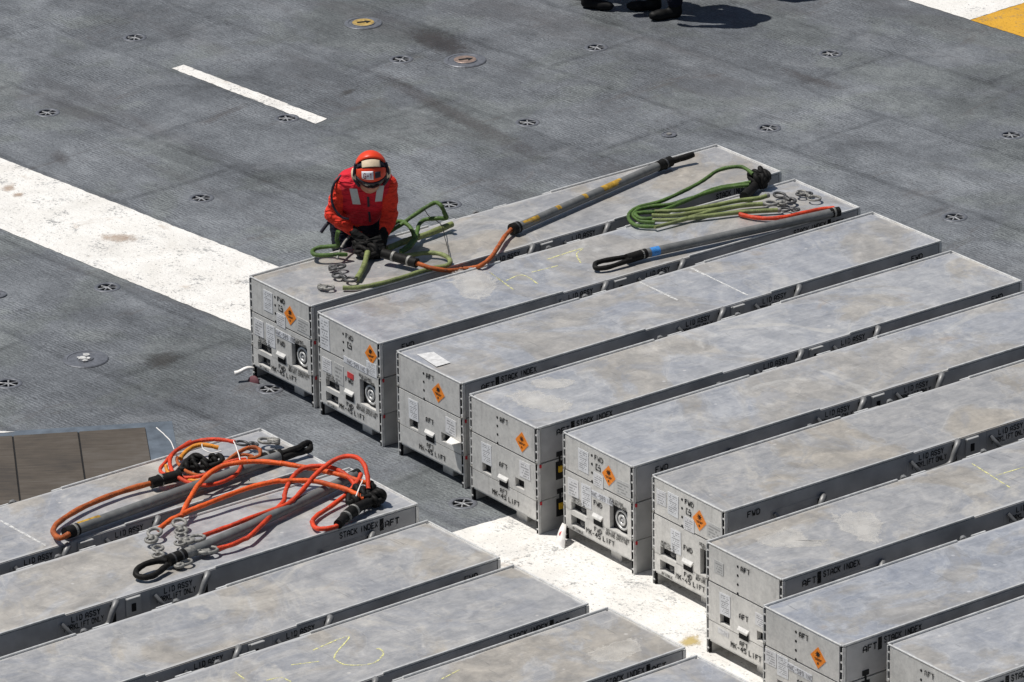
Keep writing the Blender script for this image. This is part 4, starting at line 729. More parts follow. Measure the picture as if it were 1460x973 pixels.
for key, (cx, cy, yw) in BOXES.items():
    near, label = BOX_INFO[key]
    rz = math.radians(yw + (0 if near == 'AFT' else 180))
    root = tag(empty('weapon_container', (cx, cy, 0), rz), label, 'container', 'long aluminium containers in two rows' )
    made = []
    for name, me, par in CP:
        o = obj(name, me, None, made[par] if par is not None else root); made.append(o)
    PARTS[key] = (root, made[I_LID], made[I_MID], made[I_BASE])
    for xc in (-.34, .10, .52):
        o = obj('rail_tab', TAB, None, made[I_LID]); sg = 1 if near == 'AFT' else -1
        o.location = (xc*sg, sg*hy, 0); o.rotation_euler = (0, 0, 0 if sg > 0 else math.pi)
    if key in 'JKLMNO': continue
    lid_o, mid_o, base_o = made[I_LID], made[I_MID], made[I_BASE]
    P, P2, F_ = M['paper'], M['paper2'], M['faded']
    if near == 'FWD':
        k = 1
        if key == 'B':
            add_label(root, lid_o, k, .13, .185, .15, .30, P); add_diamond(lid_o, k, .86, .15, .12); add_label(root, lid_o, k, .86, .295, .16, .13, P)
            emblem(lid_o, k, .52, .17); put_line_label(root, lid_o, k, .62, .32, 'AWC-589 INC', .024, w=.4)
            add_label(root, mid_o, k, .15, .47, .15, .13, P2); add_label(root, mid_o, k, .34, .50, .15, .19, F_); add_label(root, mid_o, k, .53, .455, .10, .055, M['red_label'])
        else:
            add_label(root, lid_o, k, .30, .17, .145, .20, P); add_diamond(lid_o, k, .66, .195, 0); emblem(lid_o, k, .51, .17); add_label(root, lid_o, k, .515, .285, .14, .12, P2)
            add_label(root, lid_o, k, .87, .235, .21, .13, F_)
            if key == 'F': add_label(root, lid_o, k, .13, .17, .13, .13, P2)
            else:
                add_label(root, mid_o, k, .15, .47, .15, .16, P2); put_line_label(root, mid_o, k, .57, .432, 'AWC-589 INC')
            add_label(root, mid_o, k, .33, .495, .14, .21, P)
    else:
        k = -1
        if key == 'D' : add_diamond(lid_o, k, .78, .2)
        if key == 'C': add_diamond(lid_o, k, .64, .2, .05)
        if key == 'H': add_diamond(lid_o, k, .70, .21)
        if key == 'I': add_diamond(lid_o, k, .72, .21)
        if key in 'CD':
            add_label(root, mid_o, k, .25, .48, .145, .19, P); add_label(root, mid_o, k, .82, .46, .155, .15, P2)
        if key == 'G':
            add_label(root, lid_o, k, .17, .17, .12, .11, M['faded']); add_label(root, mid_o, k, .25, .48, .14, .19, P); add_label(root, mid_o, k, .72, .46, .12, .11, P2)
            add_label(root, base_o, k, .24, .745, .14, .05, M['paper2'])
        if key in 'HI':
            add_label(root, mid_o, k, .10, .42, .14, .13, P2); add_label(root, mid_o, k, .25, .45, .14, .18, P); put_line_label(root, mid_o, k, .48, .415, 'AWC-589 INC')

# marks on lids: chalk strokes, paper patch, dried residue
def to_local(key, p):
    cx, cy, yw = BOXES[key]; near = BOX_INFO[key][0]
    a = -math.radians(yw + (0 if near == 'AFT' else 180)); x, y = p[0]-cx, p[1]-cy
    return Vector((x*math.cos(a)-y*math.sin(a), x*math.sin(a)+y*math.cos(a), 0))
def strip(key, pts, w, mat, name):
    P = spline([to_local(key, p) for p in pts], 5); mb = MB(); vs = []
    for i, p in enumerate(P):
        t = (P[min(i+1, len(P)-1)]-P[max(i-1, 0)]).normalized(); n = Vector((-t.y, t.x, 0)); ww = w*(.6+.5*rnd.random())
        vs += [p+n*ww/2+Vector((0,0,T+.0015)), p-n*ww/2+Vector((0,0,T+.0015))]
    mb.add(vs, [(2*i+1, 2*i, 2*i+2, 2*i+3)[::-1] for i in range(len(P)-1)])
    obj(name, mb.mesh(name), mat, PARTS[key][1])
for key, ls in CHALK.items():
    for l in ls: strip(key, l, .012, M['chalk'], 'chalk_mark')
for key, ls in WCHALK.items():
    for l in ls: strip(key, l, .02, M['wchalk'], 'chalk_mark')
pm = MB(); PL = [to_local('C', p) for p in WPAPER]; pm.add([p+Vector((0,0,T+.002+.002*i)) for i, p in enumerate(PL)], [(0,1,2,3)]); obj('paper_patch', pm.mesh('paper_patch'), simple('torn_paper', (.55,.55,.55,1), .8, 0, .2, 30), PARTS['C'][1])
def residue_mat():
    t = NT('dried_residue'); v = t.coord(rand=1); n = t.noise(v, 7, 6, .65, .8)
    at_ = t.n('Attribute'); at_.attribute_name = 'cover'
    c = t.ramp(n, [(.3, (.50,.48,.45,1)), (.55, (.66,.64,.60,1)), (.8, (.76,.74,.71,1))])
    t.out(c, .7, .05)
    e = t.math('ADD', at_.outputs['Fac'], t.math('MULTIPLY', t.math('SUBTRACT', t.noise(v, 9, 8, .78, .8), .5), 2.2))
    al = t.ramp(e, [(.18, 0.0), (.36, .55), (.46, .28), (.9, .50)])
    t.set(t.b.inputs['Alpha'], al); return t.m
M['residue'] = residue_mat()
for key, ls in STAIN.items():
    for l in ls:
        P = spline([to_local(key, p) for p in l], 7, True); c = sum(P, Vector())/len(P); mb = MB(); n = len(P)
        rings = [(1.5, 0.0), (1.2, .2), (.9, .5), (.5, .8)]; vs = []; cov = []
        for k_, w_ in rings:
            for p in P: vs.append(c+(p-c)*k_+Vector((0,0,T+.0015))); cov.append(w_)
        vs.append(c+Vector((0,0,T+.0015))); cov.append(1.0); fs = []
        for r_i in range(len(rings)-1):
            for i in range(n): fs.append((r_i*n+i, r_i*n+(i+1)%n, (r_i+1)*n+(i+1)%n, (r_i+1)*n+i))
        b_ = (len(rings)-1)*n; fs += [(b_+i, b_+(i+1)%n, len(vs)-1) for i in range(n)]
        mb.add(vs, fs); me = mb.mesh('dried_stain'); at_ = me.attributes.new('cover', 'FLOAT', 'POINT'); at_.data.foreach_set('value', cov)
        me.update()
        for f in me.polygons:
            if f.normal.z < 0: f.flip()
        obj('dried_stain', me, M['residue'], PARTS[key][1])
# bent white flap on C, hanging sleeve on E, flag at A
fl = MB(); c = endp(-1, .86, .56, .0); fl.add([c+Vector(v) for v in [(-.002,.03,.0),(-.002,-.075,-.005),(-.09,-.10,.012),(-.05,.02,-.02),(-.002,.03,-.006),(-.002,-.075,-.011),(-.09,-.10,.004),(-.05,.02,-.026)]], [(0,1,2,3),(7,6,5,4),(0,3,7,4),(3,2,6,7),(2,1,5,6),(1,0,4,5)])
obj('peeled_label', fl.mesh('peeled_label'), M['white_tie'], PARTS['C'][2])
def world_end(key, u, v, out):
    cx, cy, yw = BOXES[key]; near = BOX_INFO[key][0]; k = -1 if near == 'AFT' else 1
    return Matrix.Translation((cx, cy, 0)) @ Matrix.Rotation(math.radians(yw+(0 if k < 0 else 180)), 4, 'Z') @ endp(k, u, v, out)
def sleeve(key, u, v, label, pink):
    c = world_end(key, u, v, .01); e = tag(empty('warning_streamer', c), label, 'streamer'); m = MB()
    dn = Vector((-.045, -.12, -.15)) if not pink else Vector((-.13, -.04, -.005))
    vs = [];
    for i in range(7):
        t = i/6; p = dn*t+Vector((0,0,.012*math.sin(t*5))); w = (.022+.045*t) if not pink else (.012+.012*t); a = DB if not pink else Vector((.1,-.5,-.45))
        th = Vector((0,-.004,.003)); vs += [p-a*w, p+a*w, p+a*w*.9+th*4, p-a*w*.9+th*4]
    fs = []
    for i in range(6):
        b = i*4; fs += [(b+j, b+(j+1)%4, b+4+(j+1)%4, b+4+j) for j in range(4)]
    fs += [(0,1,2,3)[::-1], (24,25,26,27)]
    m.add(vs, fs, 0, True); obj('sleeve', m.mesh('sleeve'), M['white_tie'], e)
    d = MB(); q = dn*.35+(Vector((.0,-.014,.012)) if not pink else Vector((.04,-.05,-.07))); d.lathe([(0,.004),(.018 if not pink else .045,.004),(.019 if not pink else .047,-.002),(0,-.003)], 20, q, (-.3,-.8,.45) if not pink else (-.55,-.8,.2)); obj('round_tag', d.mesh('round_tag'), M['tag_red'] if not pink else M['tag_pink'], e)
M['tag_red'] = simple('red_print', (.55,.10,.10,1), .6); M['tag_pink'] = simple('faded_red_cloth', (.13,.05,.06,1), .7)
sleeve('E', .03, .855, 'white sleeve streamer with a red spot hanging from a container corner', False)
sleeve('A', .06, .90, 'white streamer with a dull red disc at the corner of the worker\'s container', True)

# ------------------------------------------------------------------ slings, hoses, poles
def tube_part(name, pts, r, mat, parent, sub=6, seg=10, closed=False):
    m = MB(); P = spline(pts, sub, closed) if len(pts) > 2 else [Vector(p) for p in pts]
    if not isinstance(r, (list, tuple)) and len(P) > 12:
        rg = random.Random(len(P)*7+int(r*1e5)); r = [r*(1+.05*math.sin(i*.9+rg.random())+rg.uniform(-.03,.03)) for i in range(len(P))]
        P = [p+Vector((rg.uniform(-1,1), rg.uniform(-1,1), 0))*.0012 for p in P]
    m.tube(P, r, seg, closed); return obj(name, m.mesh(name), mat, parent)
def bands(name, centres, along, r, w, mat, parent):
    for c in centres:
        c = Vector(c); d = along(c).normalized(); m = MB(); m.tube([c-d*w/2, c-d*w/2*.6, c+d*w/2*.6, c+d*w/2], [r*.97, r, r, r*.97], 14); obj(name, m.mesh(name), mat, parent)
def seg_dir(path):
    P = [Vector(p) for p in path]
    def f(c):
        i = min(range(len(P)-1), key=lambda i: ((P[i]+P[i+1])/2-c).length); return P[i+1]-P[i]
    return f
def hook(p, q, parent, s=1.0, mat=None):
    # forged swivel hook lying from p (eye) to q (point)
    p, q = Vector(p), Vector(q); d = q-p; Lh = max(d.length, .06); d.normalize(); n = Vector((0,0,1)).cross(d)
    if n.length < .1: n = Vector((1,0,0))
    n.normalize(); m = MB(); up = d.cross(n)
    s *= 1.12; re = .025*s
    m.tube([p+d*re+(d*math.cos(a)*re*1.2+n*math.sin(a)*re) for a in (2*math.pi*i/16 for i in range(16))], .0068*s, 8, True)
    c0 = p+d*re*2.4
    m.tube([c0, c0+d*.012, c0+d*(Lh*.30)], [.011*s, .013*s, .010*s], 8)
    m.lathe([(0,.012*s),(.010*s,.012*s),(.012*s,.004),(.012*s,-.012*s),(0,-.012*s)], 10, c0+d*.016, up)
    rc = max(.021*s, Lh*.20); cc = q-d*rc
    arc = [cc+(d*math.cos(a)+n*math.sin(a))*rc for a in (math.radians(x) for x in range(170, -150, -22))]
    m.tube([c0+d*(Lh*.28)]+arc, [.008*s]+[.0095*s-.005*s*i/len(arc) for i in range(len(arc))], 8)
    return obj('hook', m.mesh('hook'), mat or M['steel'], parent)
def cluster(name, pts, parent, r=.017, spread=.045, n=5, seed=1):
    n *= 2; r *= .92; rg = random.Random(seed); m = MB()
    P = [Vector(p) for p in pts]; c = sum(P, Vector())/len(P); zmin = T+r+.002
    for i in range(n):
        base = P[i % len(P)]; ax = (DA*rg.uniform(.3,1)+Vector((rg.uniform(-.5,.5), rg.uniform(-.5,.5), rg.uniform(0,.7)))).normalized(); x = ax.orthogonal().normalized(); y = ax.cross(x)
        R = spread*rg.uniform(.7,1.25); ctr = base.lerp(c, .35); R *= .72
        loop = []
        for k in range(9):
            a = 2*math.pi*k/9; v = ctr+(x*math.cos(a)+y*math.sin(a)*rg.uniform(.6,1))*R*rg.uniform(.85,1.15); v.z = max(v.z, zmin); loop.append(v)
        m.tube(spline(loop, 3, True), r*rg.uniform(.8,1.1), 8, True)
    sp_ = spline([Vector((p.x, p.y, max(p.z, zmin))) for p in P], 4, True); m.tube(sp_, r*1.15, 8, True)
    return obj(name, m.mesh(name), M['black'], parent)
def base_of(tbl):
    ps = [Vector(p) for v in tbl.values() for p in v]; c = sum(ps, Vector())/len(ps); return Vector((c.x, c.y, T))
def root_at(name, tbl, label, cat, group=None):
    return tag(empty(name, (0,0,0)), label, cat, group)

# green sling in the worker's hands
g = root_at('lifting_sling', GREEN, 'green hose sling under the worker\'s hands with a red hose running to the grey pole', 'sling')
tube_part('hose', GREEN['olive'], .021, M['rope_olive'], g, seg=12)
for k in ('loop1', 'loop2', 'loop3'): tube_part('hose_loop', GREEN[k], .0145, M['rope_green'], g)
tube_part('hose', GREEN['tail'], .0155, M['rope_pale'], g)
tube_part('hose', GREEN['stub'], .019, M['rope_olive'], g)
tube_part('connector', GREEN['conn'], [.034]*19, M['black'], g, seg=14)
bands('hose_clamp', GREEN['clamps'], seg_dir(GREEN['conn']), .0365, .018, M['steel'], g)
tube_part('red_hose', GREEN['hose'], .0150, M['rope_rust'], g)
tube_part('webbing_strap', GREEN['strap'], .009, M['steel'], g)
tube_part('wire', GREEN['wire'], .0028, M['black'], g, seg=6)
cluster('rubber_bungee', GREEN['blob'], g, .018, .055, 7, 3)
for k in ('hookA', 'hookB', 'hookC'): hook(*GREEN[k], g, 1.15, M['steel'] if k == 'hookA' else M['steel_dark'])
# grey pole with yellow tape
g = root_at('grey_pole', POLE_A, 'grey pole with yellow tape and black end lying across the worker\'s container', 'pole')
POLE_ROOT = g
tube_part('tube', POLE_A['pole'], .031, M['pole'], g, seg=18)
tube_part('end_cap', POLE_A['cap'], .041, M['black'], g, seg=16); tube_part('collar', POLE_A['collar'], .038, M['black'], g, seg=16)
tube_part('eye_strap', POLE_A['eye'], .022, M['black'], g)
tp = POLE_A['tape']
TAPES = tp
bands('clamp', [Vector(POLE_A['cap'][0]).lerp(Vector(POLE_A['cap'][1]), .6), Vector(POLE_A['collar'][0]).lerp(Vector(POLE_A['collar'][1]), .5)], lambda c: Vector(POLE_A['pole'][1])-Vector(POLE_A['pole'][0]), .042, .014, M['steel_dark'], g)
# green bundle on B
g = root_at('lifting_sling', GREEN2, 'folded bundle of green hoses with hooks at its right end', 'sling')
for k in ('r1', 'r2', 'r3'): tube_part('hose', GREEN2[k], .0135, M['rope_green'], g)
for k in ('l1', 'l2', 'l3', 'l4'): tube_part('hose', GREEN2[k], [.0125]*8+[.0155]*99, M['rope_pale' if k != 'l4' else 'rope_olive'], g)
tube_part('red_hose', GREEN2['red'], .0145, M['rope_red'], g)
cluster('rubber_bungee', GREEN2['cluster'], g, .019, .05, 8, 5)
tube_part('sock', GREEN2['sock'], [.032]*6+[.034]*7, M['black'], g)
for i, k in enumerate(('hook1', 'hook2', 'hook3', 'hook4', 'hook5')): hook(*GREEN2[k], g, 1.3 if i < 2 else 1.0, M['steel'] if i % 2 else M['steel_dark'])
for k in ('l1', 'l2', 'l3'): bands('ferrule', [Vector(GREEN2[k][-1])], seg_dir(GREEN2[k]), .018, .022, M['steel'], g)
# pole on B
g = root_at('grey_pole', POLE_B, 'grey pole with blue tape and a black eye loop beside the green hose bundle', 'pole')
tube_part('tube', POLE_B['pole'], .031, M['pole'], g, seg=18); tube_part('collar', POLE_B['collar'], .034, M['black'], g, seg=16)
tube_part('eye_loop', POLE_B['eye'], .017, M['black'], g); tube_part('end_cap', POLE_B['tip'], .033, M['black'], g, seg=16); tube_part('blue_tape', POLE_B['tape'], .0318, M['tape_blue'], g, seg=18)
bands('clamp', [Vector(POLE_B['tip'][0]).lerp(Vector(POLE_B['tip'][1]), .45), Vector(POLE_B['collar'][0]).lerp(Vector(POLE_B['collar'][1]), .8)], lambda c: Vector(POLE_B['pole'][1])-Vector(POLE_B['pole'][0]), .0345, .014, M['steel'], g)
# pole on J with its rust-coloured hose
g = root_at('grey_pole', POLE_J, 'grey pole with a yellow sticker and rust-orange hose in the left row', 'pole')
tube_part('tube', POLE_J['pole'], .034, M['pole'], g, seg=18); tube_part('end_cap', POLE_J['cap'], .038, M['black'], g, seg=16); tube_part('collar', POLE_J['end'], .038, M['black'], g, seg=16)
tube_part('eye_loop', POLE_J['eye'], .020, M['black'], g); tube_part('hose', POLE_J['hose'], .0175, M['rope_rust'], g); tube_part('connector', POLE_J['conn'], [.036]*13, M['black'], g, seg=14)
bands('hose_clamp', POLE_J['clamps']+[Vector(POLE_J['cap'][0]).lerp(Vector(POLE_J['cap'][1]), .75)], lambda c: Vector(POLE_J['pole'][1])-Vector(POLE_J['pole'][0]), .0405, .016, M['steel'], g)
bands('collar_clamp', [Vector(POLE_J['end'][0]).lerp(Vector(POLE_J['end'][1]), f) for f in (.25, .7)], lambda c: Vector(POLE_J['pole'][1])-Vector(POLE_J['pole'][0]), .0395, .014, M['steel'], g)
def wrap_patch(name, a, b, r, mat, parent, arc=(-80, 25)):
    a, b = Vector(a), Vector(b); d = (b-a).normalized(); side = d.cross(Vector((0,0,1))).normalized(); up = side.cross(d); m = MB(); vs = []
    N = 8
    for p in (a, b):
        for i in range(N+1):
            an = math.radians(arc[0]+(arc[1]-arc[0])*i/N); vs.append(p+(up*math.cos(an)+side*math.sin(an))*r)
    m.add(vs, [(i, i+1, N+2+i, N+1+i) for i in range(N)], 0, True); return obj(name, m.mesh(name), mat, parent)
for i, ar in zip(range(0, 8, 2), ((10, 95), (-90, 60), (-90, 70), (-20, 80))): wrap_patch('yellow_tape', TAPES[i], TAPES[i+1], .0318, M['tape_yellow'], POLE_ROOT, ar)
wrap_patch('yellow_sticker', *POLE_J['tape'], .0352, M['tape_yellow'], g, (-25, 35))
# coil on J
g = root_at('lifting_sling', COIL, 'tight coil of orange and amber hose lying on the grey pole', 'sling')
for k, m_, r in (('c1','rope_red',.0125),('c2','rope_red',.0115),('y1','rope_amber',.014),('y2','rope_amber',.011),('b1','rope_rust',.0105),('b2','rope_rust',.0125),('b3','rope_rust',.010)): tube_part('hose', COIL[k], r, M[m_], g)
cluster('rubber_bungee', COIL['cluster'], g, .016, .04, 4, 8)
hook(*COIL['hook1'], g, 1.35, M['steel']); hook(*COIL['hook2'], g, 1.1, M['steel_dark'])
for k in ('tie1', 'tie2', 'tie3'): tube_part('cable_tie', COIL[k], .0035, M['white_tie'], g, seg=6)
# orange sling on K
g = root_at('lifting_sling', ORANGE, 'large bright orange hose sling looping over a grey pole, black eye at its near end', 'sling')
for k in ('o1', 'o2'): tube_part('hose', ORANGE[k], .0155, M['rope_orange'], g)
for k in ('o3', 'o4', 'o5'): tube_part('hose', ORANGE[k], .0145, M['rope_red'], g)
tube_part('pole', ORANGE['pole'], .032, M['pole'], g, sub=2, seg=18); tube_part('pole_cap', ORANGE['polecap'], .034, M['black'], g, seg=16)
tube_part('collar', ORANGE['collar'], .037, M['black'], g, seg=16); tube_part('silver_sleeve', ORANGE['tag'], .0335, M['steel'], g, seg=16); tube_part('eye_loop', ORANGE['eye'], .0185, M['black'], g)
cn = ORANGE['conn']; tube_part('connector', cn[:4], [.030]*6+[.037]*7+[.030]*6, M['black'], g, seg=14); tube_part('strap', cn[3:], .016, M['black'], g)
bands('hose_clamp', ORANGE['clamps'], seg_dir(cn), .039, .015, M['steel'], g)
bands('collar_clamp', [Vector(ORANGE['collar'][0]).lerp(Vector(ORANGE['collar'][1]), f) for f in (.3, .75)], lambda c: Vector(ORANGE['collar'][1])-Vector(ORANGE['collar'][0]), .0385, .012, M['steel_dark'], g)
cluster('rubber_bungee', ORANGE['cluster'], g, .020, .05, 8, 12)
for k in ('hookA', 'hookA2', 'hookB', 'hookB2', 'hookC', 'hookD', 'hookD2'): hook(*ORANGE[k], g, 1.4 if k in ('hookA', 'hookC', 'hookD', 'hookB') else 1.1, M['steel'])
tube_part('cable_tie', ORANGE['tie'], .0045, M['white_tie'], g, seg=6)

# ------------------------------------------------------------------ people
def surf_nets(f, lo, hi, vox):
    lo = np.array(lo); n = np.ceil((np.array(hi)-lo)/vox).astype(int)+1
    ax = [lo[i]+vox*np.arange(n[i]) for i in range(3)]
    X, Y, Z = np.meshgrid(*ax, indexing='ij'); D = f(X, Y, Z)
    I = D < 0
    c = [(i,j,k) for i in (0,1) for j in (0,1) for k in (0,1)]
    sh = tuple(m-1 for m in D.shape)
    def cr(A, o): return A[o[0]:o[0]+sh[0], o[1]:o[1]+sh[1], o[2]:o[2]+sh[2]]
    cnt = np.zeros(sh); acc = np.zeros(sh+(3,))
    for a in c:
        for ax_ in range(3):
            if a[ax_] == 0:
                b = tuple(a[i]+(1 if i == ax_ else 0) for i in range(3)); da, db = cr(D, a), cr(D, b); m = (da < 0) != (db < 0)
                t = np.where(m, da/np.where(m, da-db, 1), 0)
                cnt += m
                for i in range(3): acc[..., i] += np.where(m, a[i]+(t if i == ax_ else 0), 0)
    act = cnt > 0; idx = -np.ones(sh, int); idx[act] = np.arange(act.sum())
    base = np.stack(np.nonzero(act), 1); V = lo+(base+acc[act]/cnt[act][:, None])*vox
    Fs = []
    for ax_ in range(3):
        o1, o2 = [i for i in range(3) if i != ax_]
        A = [slice(1, -1)]*3; A[ax_] = slice(0, -1); B = [slice(1, -1)]*3; B[ax_] = slice(1, None)
        a = I[tuple(A)]; b = I[tuple(B)]; e = np.stack(np.nonzero(a != b), 1)
        ins = a[tuple(e.T)]
        off = np.ones(3, int); off[ax_] = 0; g_ = e+off
        q = []
        for d1, d2 in ((0,0),(-1,0),(-1,-1),(0,-1)):
            h = g_.copy(); h[:, o1] += d1; h[:, o2] += d2; q.append(idx[tuple(h.T)])
        q = np.stack(q, 1); flip = ins if ax_ != 1 else ~ins
        q[~flip] = q[~flip][:, ::-1]; Fs.append(q)
    return V, np.concatenate(Fs)
def cap_dist(X, Y, Z, a, b, ra, rb):
    a = np.array(a, float); b = np.array(b, float); d = b-a; L2 = max(d@d, 1e-9)
    t = np.clip(((X-a[0])*d[0]+(Y-a[1])*d[1]+(Z-a[2])*d[2])/L2, 0, 1)
    return np.sqrt((X-a[0]-t*d[0])**2+(Y-a[1]-t*d[1])**2+(Z-a[2]-t*d[2])**2)-(ra+(rb-ra)*t)
def smin(a, b, k):
    h = np.clip(.5+.5*(b-a)/k, 0, 1); return b*(1-h)+a*h-k*h*(1-h)
def sdf_object(name, prims, mats, parent, vox=.014, k=.035, wrinkle=0.0, cut=None):
    """prims: (a, b, ra, rb, material index)"""
    P = np.array([p[0] for p in prims]+[p[1] for p in prims]); R = max(max(p[2], p[3]) for p in prims)+.03
    def f(X, Y, Z):
        D = None
        for p in prims:
            d = cap_dist(X, Y, Z, *p[:4]); D = d if D is None else smin(D, d, k)
        if wrinkle: D = D+wrinkle*np.sin(X*70+9*np.sin(Z*23))*np.sin(Z*83+7*np.sin(Y*31))
        if cut is not None: D = np.maximum(D, cut(X, Y, Z))
        return D
    V, Fq = surf_nets(f, P.min(0)-R, P.max(0)+R, vox)
    me = bpy.data.meshes.new(name); me.from_pydata(V.tolist(), [], Fq.tolist()); me.update()
    for m in mats: me.materials.append(m)
    C = V[Fq].mean(1); best = np.full(len(C), 1e9); mi = np.zeros(len(C), int)
    for p in prims:
        d = cap_dist(C[:,0], C[:,1], C[:,2], *p[:4]); w = d < best; best[w] = d[w]; mi[w] = p[4]
    me.polygons.foreach_set('material_index', mi.tolist()); me.polygons.foreach_set('use_smooth', [True]*len(Fq))
    bm = bmesh.new(); bm.from_mesh(me); bmesh.ops.recalc_face_normals(bm, faces=bm.faces)
    for _ in range(2): bmesh.ops.smooth_vert(bm, verts=bm.verts, factor=.45, use_axis_x=True, use_axis_y=True, use_axis_z=True)
    bm.to_mesh(me); bm.free(); me.update()
    return obj(name, me, None, parent)
def cloth(name, c, var=.15):
    t = NT(name); v = t.coord(); n = t.noise(v, 9, 5, .6, 1.2); n2 = t.noise(v, 30, 4)
    col = t.ramp(n2, [(.3, tuple(x*(1-var) for x in c)+(1,)), (.7, tuple(min(1, x*(1+var)) for x in c)+(1,))])
    wv_ = t.noise(t.coord(scale=(1, 1, 2.4), rot=.4), 9, 2, .4, 1.4); t.bump(t.math('ADD', t.math('MULTIPLY', n, .4), t.math('MULTIPLY', wv_, 1.3)), .75, .035); return t.out(col, .8)
M['jersey'] = cloth('orange_red_jersey', (.70,.034,.014)); M['vest'] = cloth('red_vest', (.56,.010,.026)); M['navy'] = cloth('navy_trousers', (.011,.012,.022)); M['boot'] = simple('black_boot', (.010,.010,.010,1), .5)
M['glove'] = cloth('black_glove', (.012,.012,.012)); M['skin'] = simple('skin', (.48,.26,.17,1), .5, 0, .06, 30); M['lip'] = simple('lip', (.36,.14,.11,1), .5)
for k_ in ('boot', 'glove', 'navy'): M[k_].node_tree.nodes['Principled BSDF'].inputs['Specular IOR Level'].default_value = .1
M['cranial'] = simple('orange_red_helmet', (.68,.052,.016,1), .38, 0, .08, 20); M['cream'] = simple('cream_pad', (.62,.50,.35,1), .6, 0, .12, 40); M['lens'] = simple('goggle_lens', (.012,.012,.014,1), .12); M['reflect'] = simple('reflective_patch', (.46,.48,.48,1), .5, 0, .08, 60)
M['print_red'] = simple('dark_red_print', (.26,.015,.025,1), .6)
M['white_label'] = simple('helmet_label', (.74,.74,.78,1), .5, 0, .04, 30); M['dark_strap'] = simple('dark_strap', (.02,.018,.03,1), .6)
def hand_prims(wr, tip_dir, palm_n, side, curl, s=1.0):
    """palm + five bent fingers; side: direction from little finger to thumb"""
    d = Vector(tip_dir).normalized(); n = Vector(palm_n); n = (n-d*n.dot(d)).normalized(); sd = Vector(side); sd = (sd-d*sd.dot(d)-n*sd.dot(n)).normalized()
    w = Vector(wr); P = []
    kn = []
    for i, off in enumerate((.033, .011, -.011, -.032)):
        b = w+d*.095*s+sd*off*s-n*(.004*abs(i-1.2)); kn.append(b)
        P.append((w+d*.02+sd*off*.6*s, b, .017*s, .0145*s, 0))
    for i, b in enumerate(kn):
        ln = (.043, .048, .045, .035)[i]*s; p = b; a = 0
        for j in range(3):
            a += curl*(.7, 1.0, .8)[j]; dirn = (d*math.cos(a)+n*math.sin(a)).normalized(); q = p+dirn*ln*(1, .72, .58)[j]
            P.append((p, q, (.0115, .0105, .0095)[j]*s, (.0105, .0095, .008)[j]*s, 0)); p = q
    tb = w+d*.03*s+sd*.03*s; t1 = tb+(d*.6+sd*.7+n*.35).normalized()*.045*s; t2 = t1+(d*.75+sd*.15+n*.65).normalized()*.034*s
    P += [(w+d*.01, tb, .018*s, .017*s, 0), (tb, t1, .016*s, .0125*s, 0), (t1, t2, .0125*s, .0095*s, 0)]
    return [(tuple(a), tuple(b), ra, rb, m) for a, b, ra, rb, m in P]
def ell_patch(mb, c, fr, rad, pol, az, thick=.0, nu=14, nv=16, mi=0):
    """patch of an ellipsoid in the head frame fr=(right, fwd, up); polar from up, azimuth from fwd towards right"""
    r_, f_, u_ = fr; vs = []
    for lay in ((1+thick), 1.0):
        for i in range(nu+1):
            p = math.radians(pol[0]+(pol[1]-pol[0])*i/nu)
            for j in range(nv+1):
                a = math.radians(az[0]+(az[1]-az[0])*j/nv)
                vs.append(c+(r_*(math.sin(p)*math.sin(a)*rad[0])+f_*(math.sin(p)*math.cos(a)*rad[1])+u_*(math.cos(p)*rad[2]))*lay)
    n1 = (nu+1)*(nv+1); I = lambda l, i, j: l*n1+i*(nv+1)+j; fs = []
    for i in range(nu):
        for j in range(nv):
            fs.append((I(0,i,j), I(0,i+1,j), I(0,i+1,j+1), I(0,i,j+1))); fs.append((I(1,i,j), I(1,i,j+1), I(1,i+1,j+1), I(1,i+1,j)))
    for j in range(nv):
        fs.append((I(0,0,j), I(0,0,j+1), I(1,0,j+1), I(1,0,j))); fs.append((I(0,nu,j), I(1,nu,j), I(1,nu,j+1), I(0,nu,j+1)))
    for i in range(nu):
        fs.append((I(0,i,0), I(1,i,0), I(1,i+1,0), I(0,i+1,0))); fs.append((I(0,i,nv), I(0,i+1,nv), I(1,i+1,nv), I(1,i,nv)))
    mb.add(vs, fs, mi, True)
